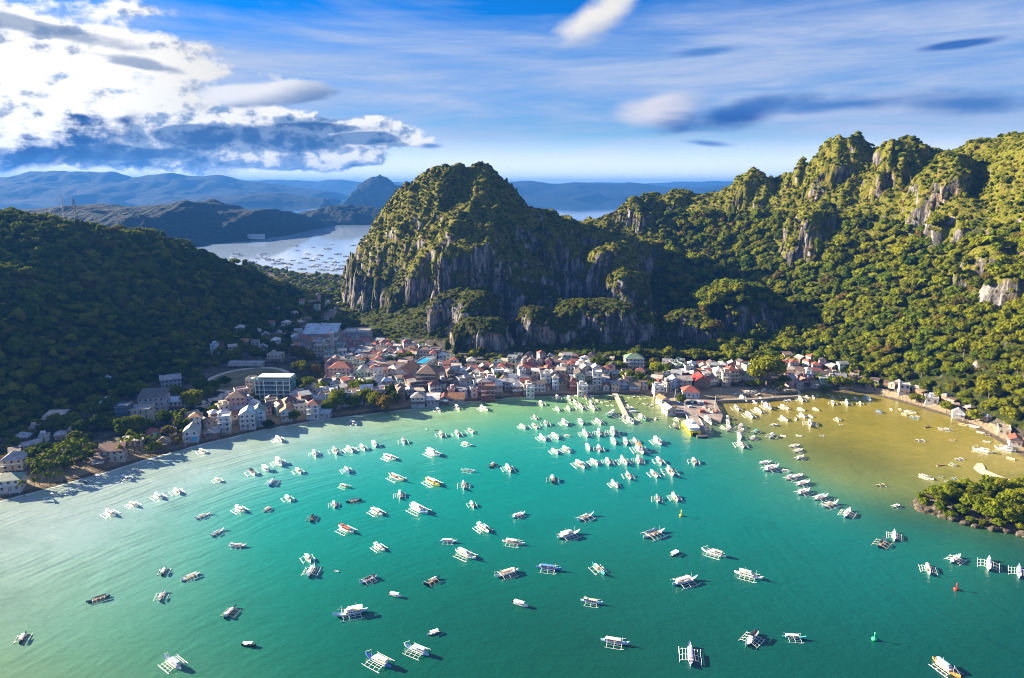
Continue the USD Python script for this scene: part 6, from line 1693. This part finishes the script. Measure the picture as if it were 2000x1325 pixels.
lattice(142, 386, 690, "dark lattice radio mast with dishes on the left hill, right of the paler one", (.10, .08, .09))
lattice(118, 380, 700, "slender paler lattice radio mast on the left hill", (.34, .36, .40))

for k, (px, py, c, lb) in enumerate([(1385, 803, "cream", "cream cargo crate stack near the quay's right edge"), (1391, 808, "white", "white cargo boxes at the quay's right-hand tip"), (1399, 806, "red", "red cargo boxes at the quay's right-hand corner"), (1378, 798, "grey", "grey cargo boxes behind the red van on the quay"), (1322, 798, "wood", "brown cargo boxes beside the grey shelter"), (1332, 790, "blue", "blue cargo boxes in the middle of the quay")]):
    p = gp(px, py, 1.9)
    t = thing("cargo_boxes", (p[0], p[1], 1.9), .3 * k, None, lb, "cargo")
    for i, (x, y, z) in enumerate([(0, 0, 0), (1.25, .1, 0), (.1, 1.2, 0), (.4, .3, 1.0), (1.4, 1.3, 0)]): MB().box(x, x + 1.1, y, y + 1.1, z, z + .98).put("box", pm(c if i % 2 == 0 else "wood"), t)

# ------------------------------------------------------------------ vehicles, lamps and people on the quay and beaches
def car(px, py, rz, colour, van, label, group=None):
    p = gp(px, py, 1.9)
    t = thing("parked_van" if van else "parked_car", (p[0], p[1], 1.9), rz, None, label, "van" if van else "car", group)
    h1, h2 = (1.0, 2.0) if van else (.85, 1.45)
    L, W = (4.8, 1.8) if van else (4.2, 1.7)
    prof = [(-L/2, .35), (L/2, .35), (L/2, h1 * .85), (L * .30, h1), (L * (.22 if van else .12), h2), (-L * (.49 if van else .3), h2), (-L * (.5 if van else .42), h1)]
    m = trimesh.creation.extrude_polygon(shapely.Polygon(prof), W, engine="earcut")
    v = m.vertices[:, [0, 2, 1]] * [1, -1, 1] + [0, W / 2, 0]
    obj("body", (v, m.faces), colour, t)
    for s in (-1, 1): MB().box(-L * .38, L * .16, s * W/2 - .02, s * W/2 + .02, h1 + .05, h2 - .15).put("side_window", GLASS, t)
    for x in (-L * .32, L * .32):
        for s in (-1, 1): MB().bar((x, s * (W/2 - .1), .34), (x, s * (W/2 + .05), .34), .34, 10).put("wheel", pm("black"), t)


for k, (px, py, c, v, lb) in enumerate([(1345, 788, "navy", 0, "dark blue car first in the row on the quay, nearest the terminal"), (1351, 787.5, "grey", 1, "grey van second in the row parked on the quay"), (1357, 787.5, "black", 0, "black car in the middle of the row on the quay"), (1364, 788, "white", 1, "white van beyond the middle of the row on the quay"), (1371, 787.5, "white", 0, "white car towards the end of the row on the quay"), (1378, 788, "red", 0, "red car at the far end of the row on the quay"), (1372, 806, "red", 1, "dark red van standing alone by the pier's root"), (1349, 796, "white", 0, "white car alone in the middle of the quay")]):
    car(px, py, 1.4 + .1 * (k % 3) if k < 6 else .2, pm(c), v, lb)
for px, py, lb in [(1337, 806, "tall lamp post at the bend of the pier"), (1396, 797, "lamp post at the quay's right-hand corner"), (1318, 784, "lamp post beside the orange-roofed quay hall")]:
    p = gp(px, py, 1.9)
    t = thing("lamp_post", (p[0], p[1], 1.9), 0, None, lb, "lamp post")
    MB().bar((0, 0, 0), (0, 0, 8.5), .13, 6).put("post", pm("white"), t)
    MB().bar((0, 0, 8.4), (1.6, 0, 8.8), .08, 5).put("arm", pm("white"), t)
    MB().box(1.3, 2.1, -.18, .18, 8.7, 8.85).put("lamp_head", pm("grey"), t)


def person_mesh(seed):
    import manifold3d as m3
    rgp = random.Random(seed)
    st = rgp.uniform(.1, .35)
    J = {"hip": (0, 0, .92, .14), "chest": (0, 0, 1.32, .165), "neck": (.01, 0, 1.5, .06), "head": (.03, 0, 1.64, .105)}
    ball = lambda p: m3.Manifold.sphere(p[3], 10).translate(p[:3])
    bone = lambda a, b: m3.Manifold.batch_hull([ball(a), ball(b)])
    out = [bone(J["hip"], J["chest"]), bone(J["chest"], J["neck"]), bone(J["neck"], J["head"])]
    for s in (-1, 1):
        h, k, f, toe = (0, s * .09, .9, .09), (st * s * .5, s * .1, .5, .065), (st * s * .6 - .05, s * .1, .07, .045), (st * s * .6 + .12, s * .1, .04, .035)
        out += [bone(h, k), bone(k, f), bone(f, toe)]
        sh, el, ha = (0, s * .19, 1.4, .055), (-.05 * s, s * .25, 1.12, .042), (.1 - .05 * s, s * .26, .86, .035)
        out += [bone(J["chest"], sh), bone(sh, el), bone(el, ha)]
    m = m3.Manifold.batch_boolean(out, m3.OpType.Add)
    return meshkit.arrays(m)[:2]


PN = Namer({"rust-red resort lodge": gp(225, 912), "white house with the blue bay": gp(375, 868), "orange-roofed beach cottage": gp(560, 822), "white balcony house": gp(611, 815), "clump of beach trees": gp(735, 800), "quay": gp(1350, 800), "right-hand boathouse": gp(1962, 852)})
SKIN = [paint((.30, .18, .11), .7), paint((.22, .13, .08), .7)]
CLOTH = {"white": (.7, .7, .68), "red": (.5, .06, .05), "blue": (.08, .15, .4), "dark": (.05, .05, .06), "yellow": (.6, .45, .08)}
PS = [person_mesh(k) for k in range(3)]
for k, (px, py) in enumerate([(165, 908), (208, 903), (290, 889), (296, 884), (353, 868), (362, 872), (432, 858), (455, 846), (508, 838), (640, 814), (645, 817), (700, 806), (662, 812), (1366, 800), (1353, 806), (1360, 826), (1365, 832), (1348, 800), (1940, 850), (1880, 822), (338, 872), (395, 862)]):
    q = 1360 < 0
    zq = 1.9 if 1300 < px < 1400 else None
    p = gp(px, py, 1.0 if zq is None else zq)
    z = float(height(p[0], p[1])) if zq is None else zq
    c = list(CLOTH)[k % 5]
    t = thing("person", (p[0], p[1], z), float(rt.uniform(0, 6.28)), None, None, "person", "people on the beach and the quay")
    v, f = PS[k % 3]
    obj("body", (v, f), SKIN[k % 2], t)
    obj("shirt", taper([(0, 0, .88), (0, 0, 1.1), (0, 0, 1.38), (0, 0, 1.47)], [.165, .17, .19, .09], 10), paint(CLOTH[c], .85), t)
    obj("shorts", taper([(0, 0, .62), (0, 0, .9)], [.2, .168], 10), paint(CLOTH["dark" if c != "dark" else "blue"], .85), t)
    PN.add(t, f"person in a {c} shirt walking", p[0], p[1])
PN.finish()
# pale resort building on the far shore
p = at(500, 459, 1960)
t = thing("resort", (p[0], p[1], p[2] - 9), -.05, None, "long white resort building on the shore of the far bay", "resort")
build_house(t, 44, 14, 3, "white", "white", "flat", 4, each_window=False)

# ------------------------------------------------------------------ the air
def haze():
    g = Graph()
    v = g.node("principled_volume", "volume", color=(.05, .21, .66), density=HAZE, anisotropy=0.1)
    m = g.build("haze", volume=v)
    b = trimesh.creation.box(bounds=[(-21000, -7000, -13.5), (21000, 25000, 352)])
    tag(obj("haze", (np.array(b.vertices), np.array(b.faces)), m), kind="stuff")


HAZE = 0.000085
haze()
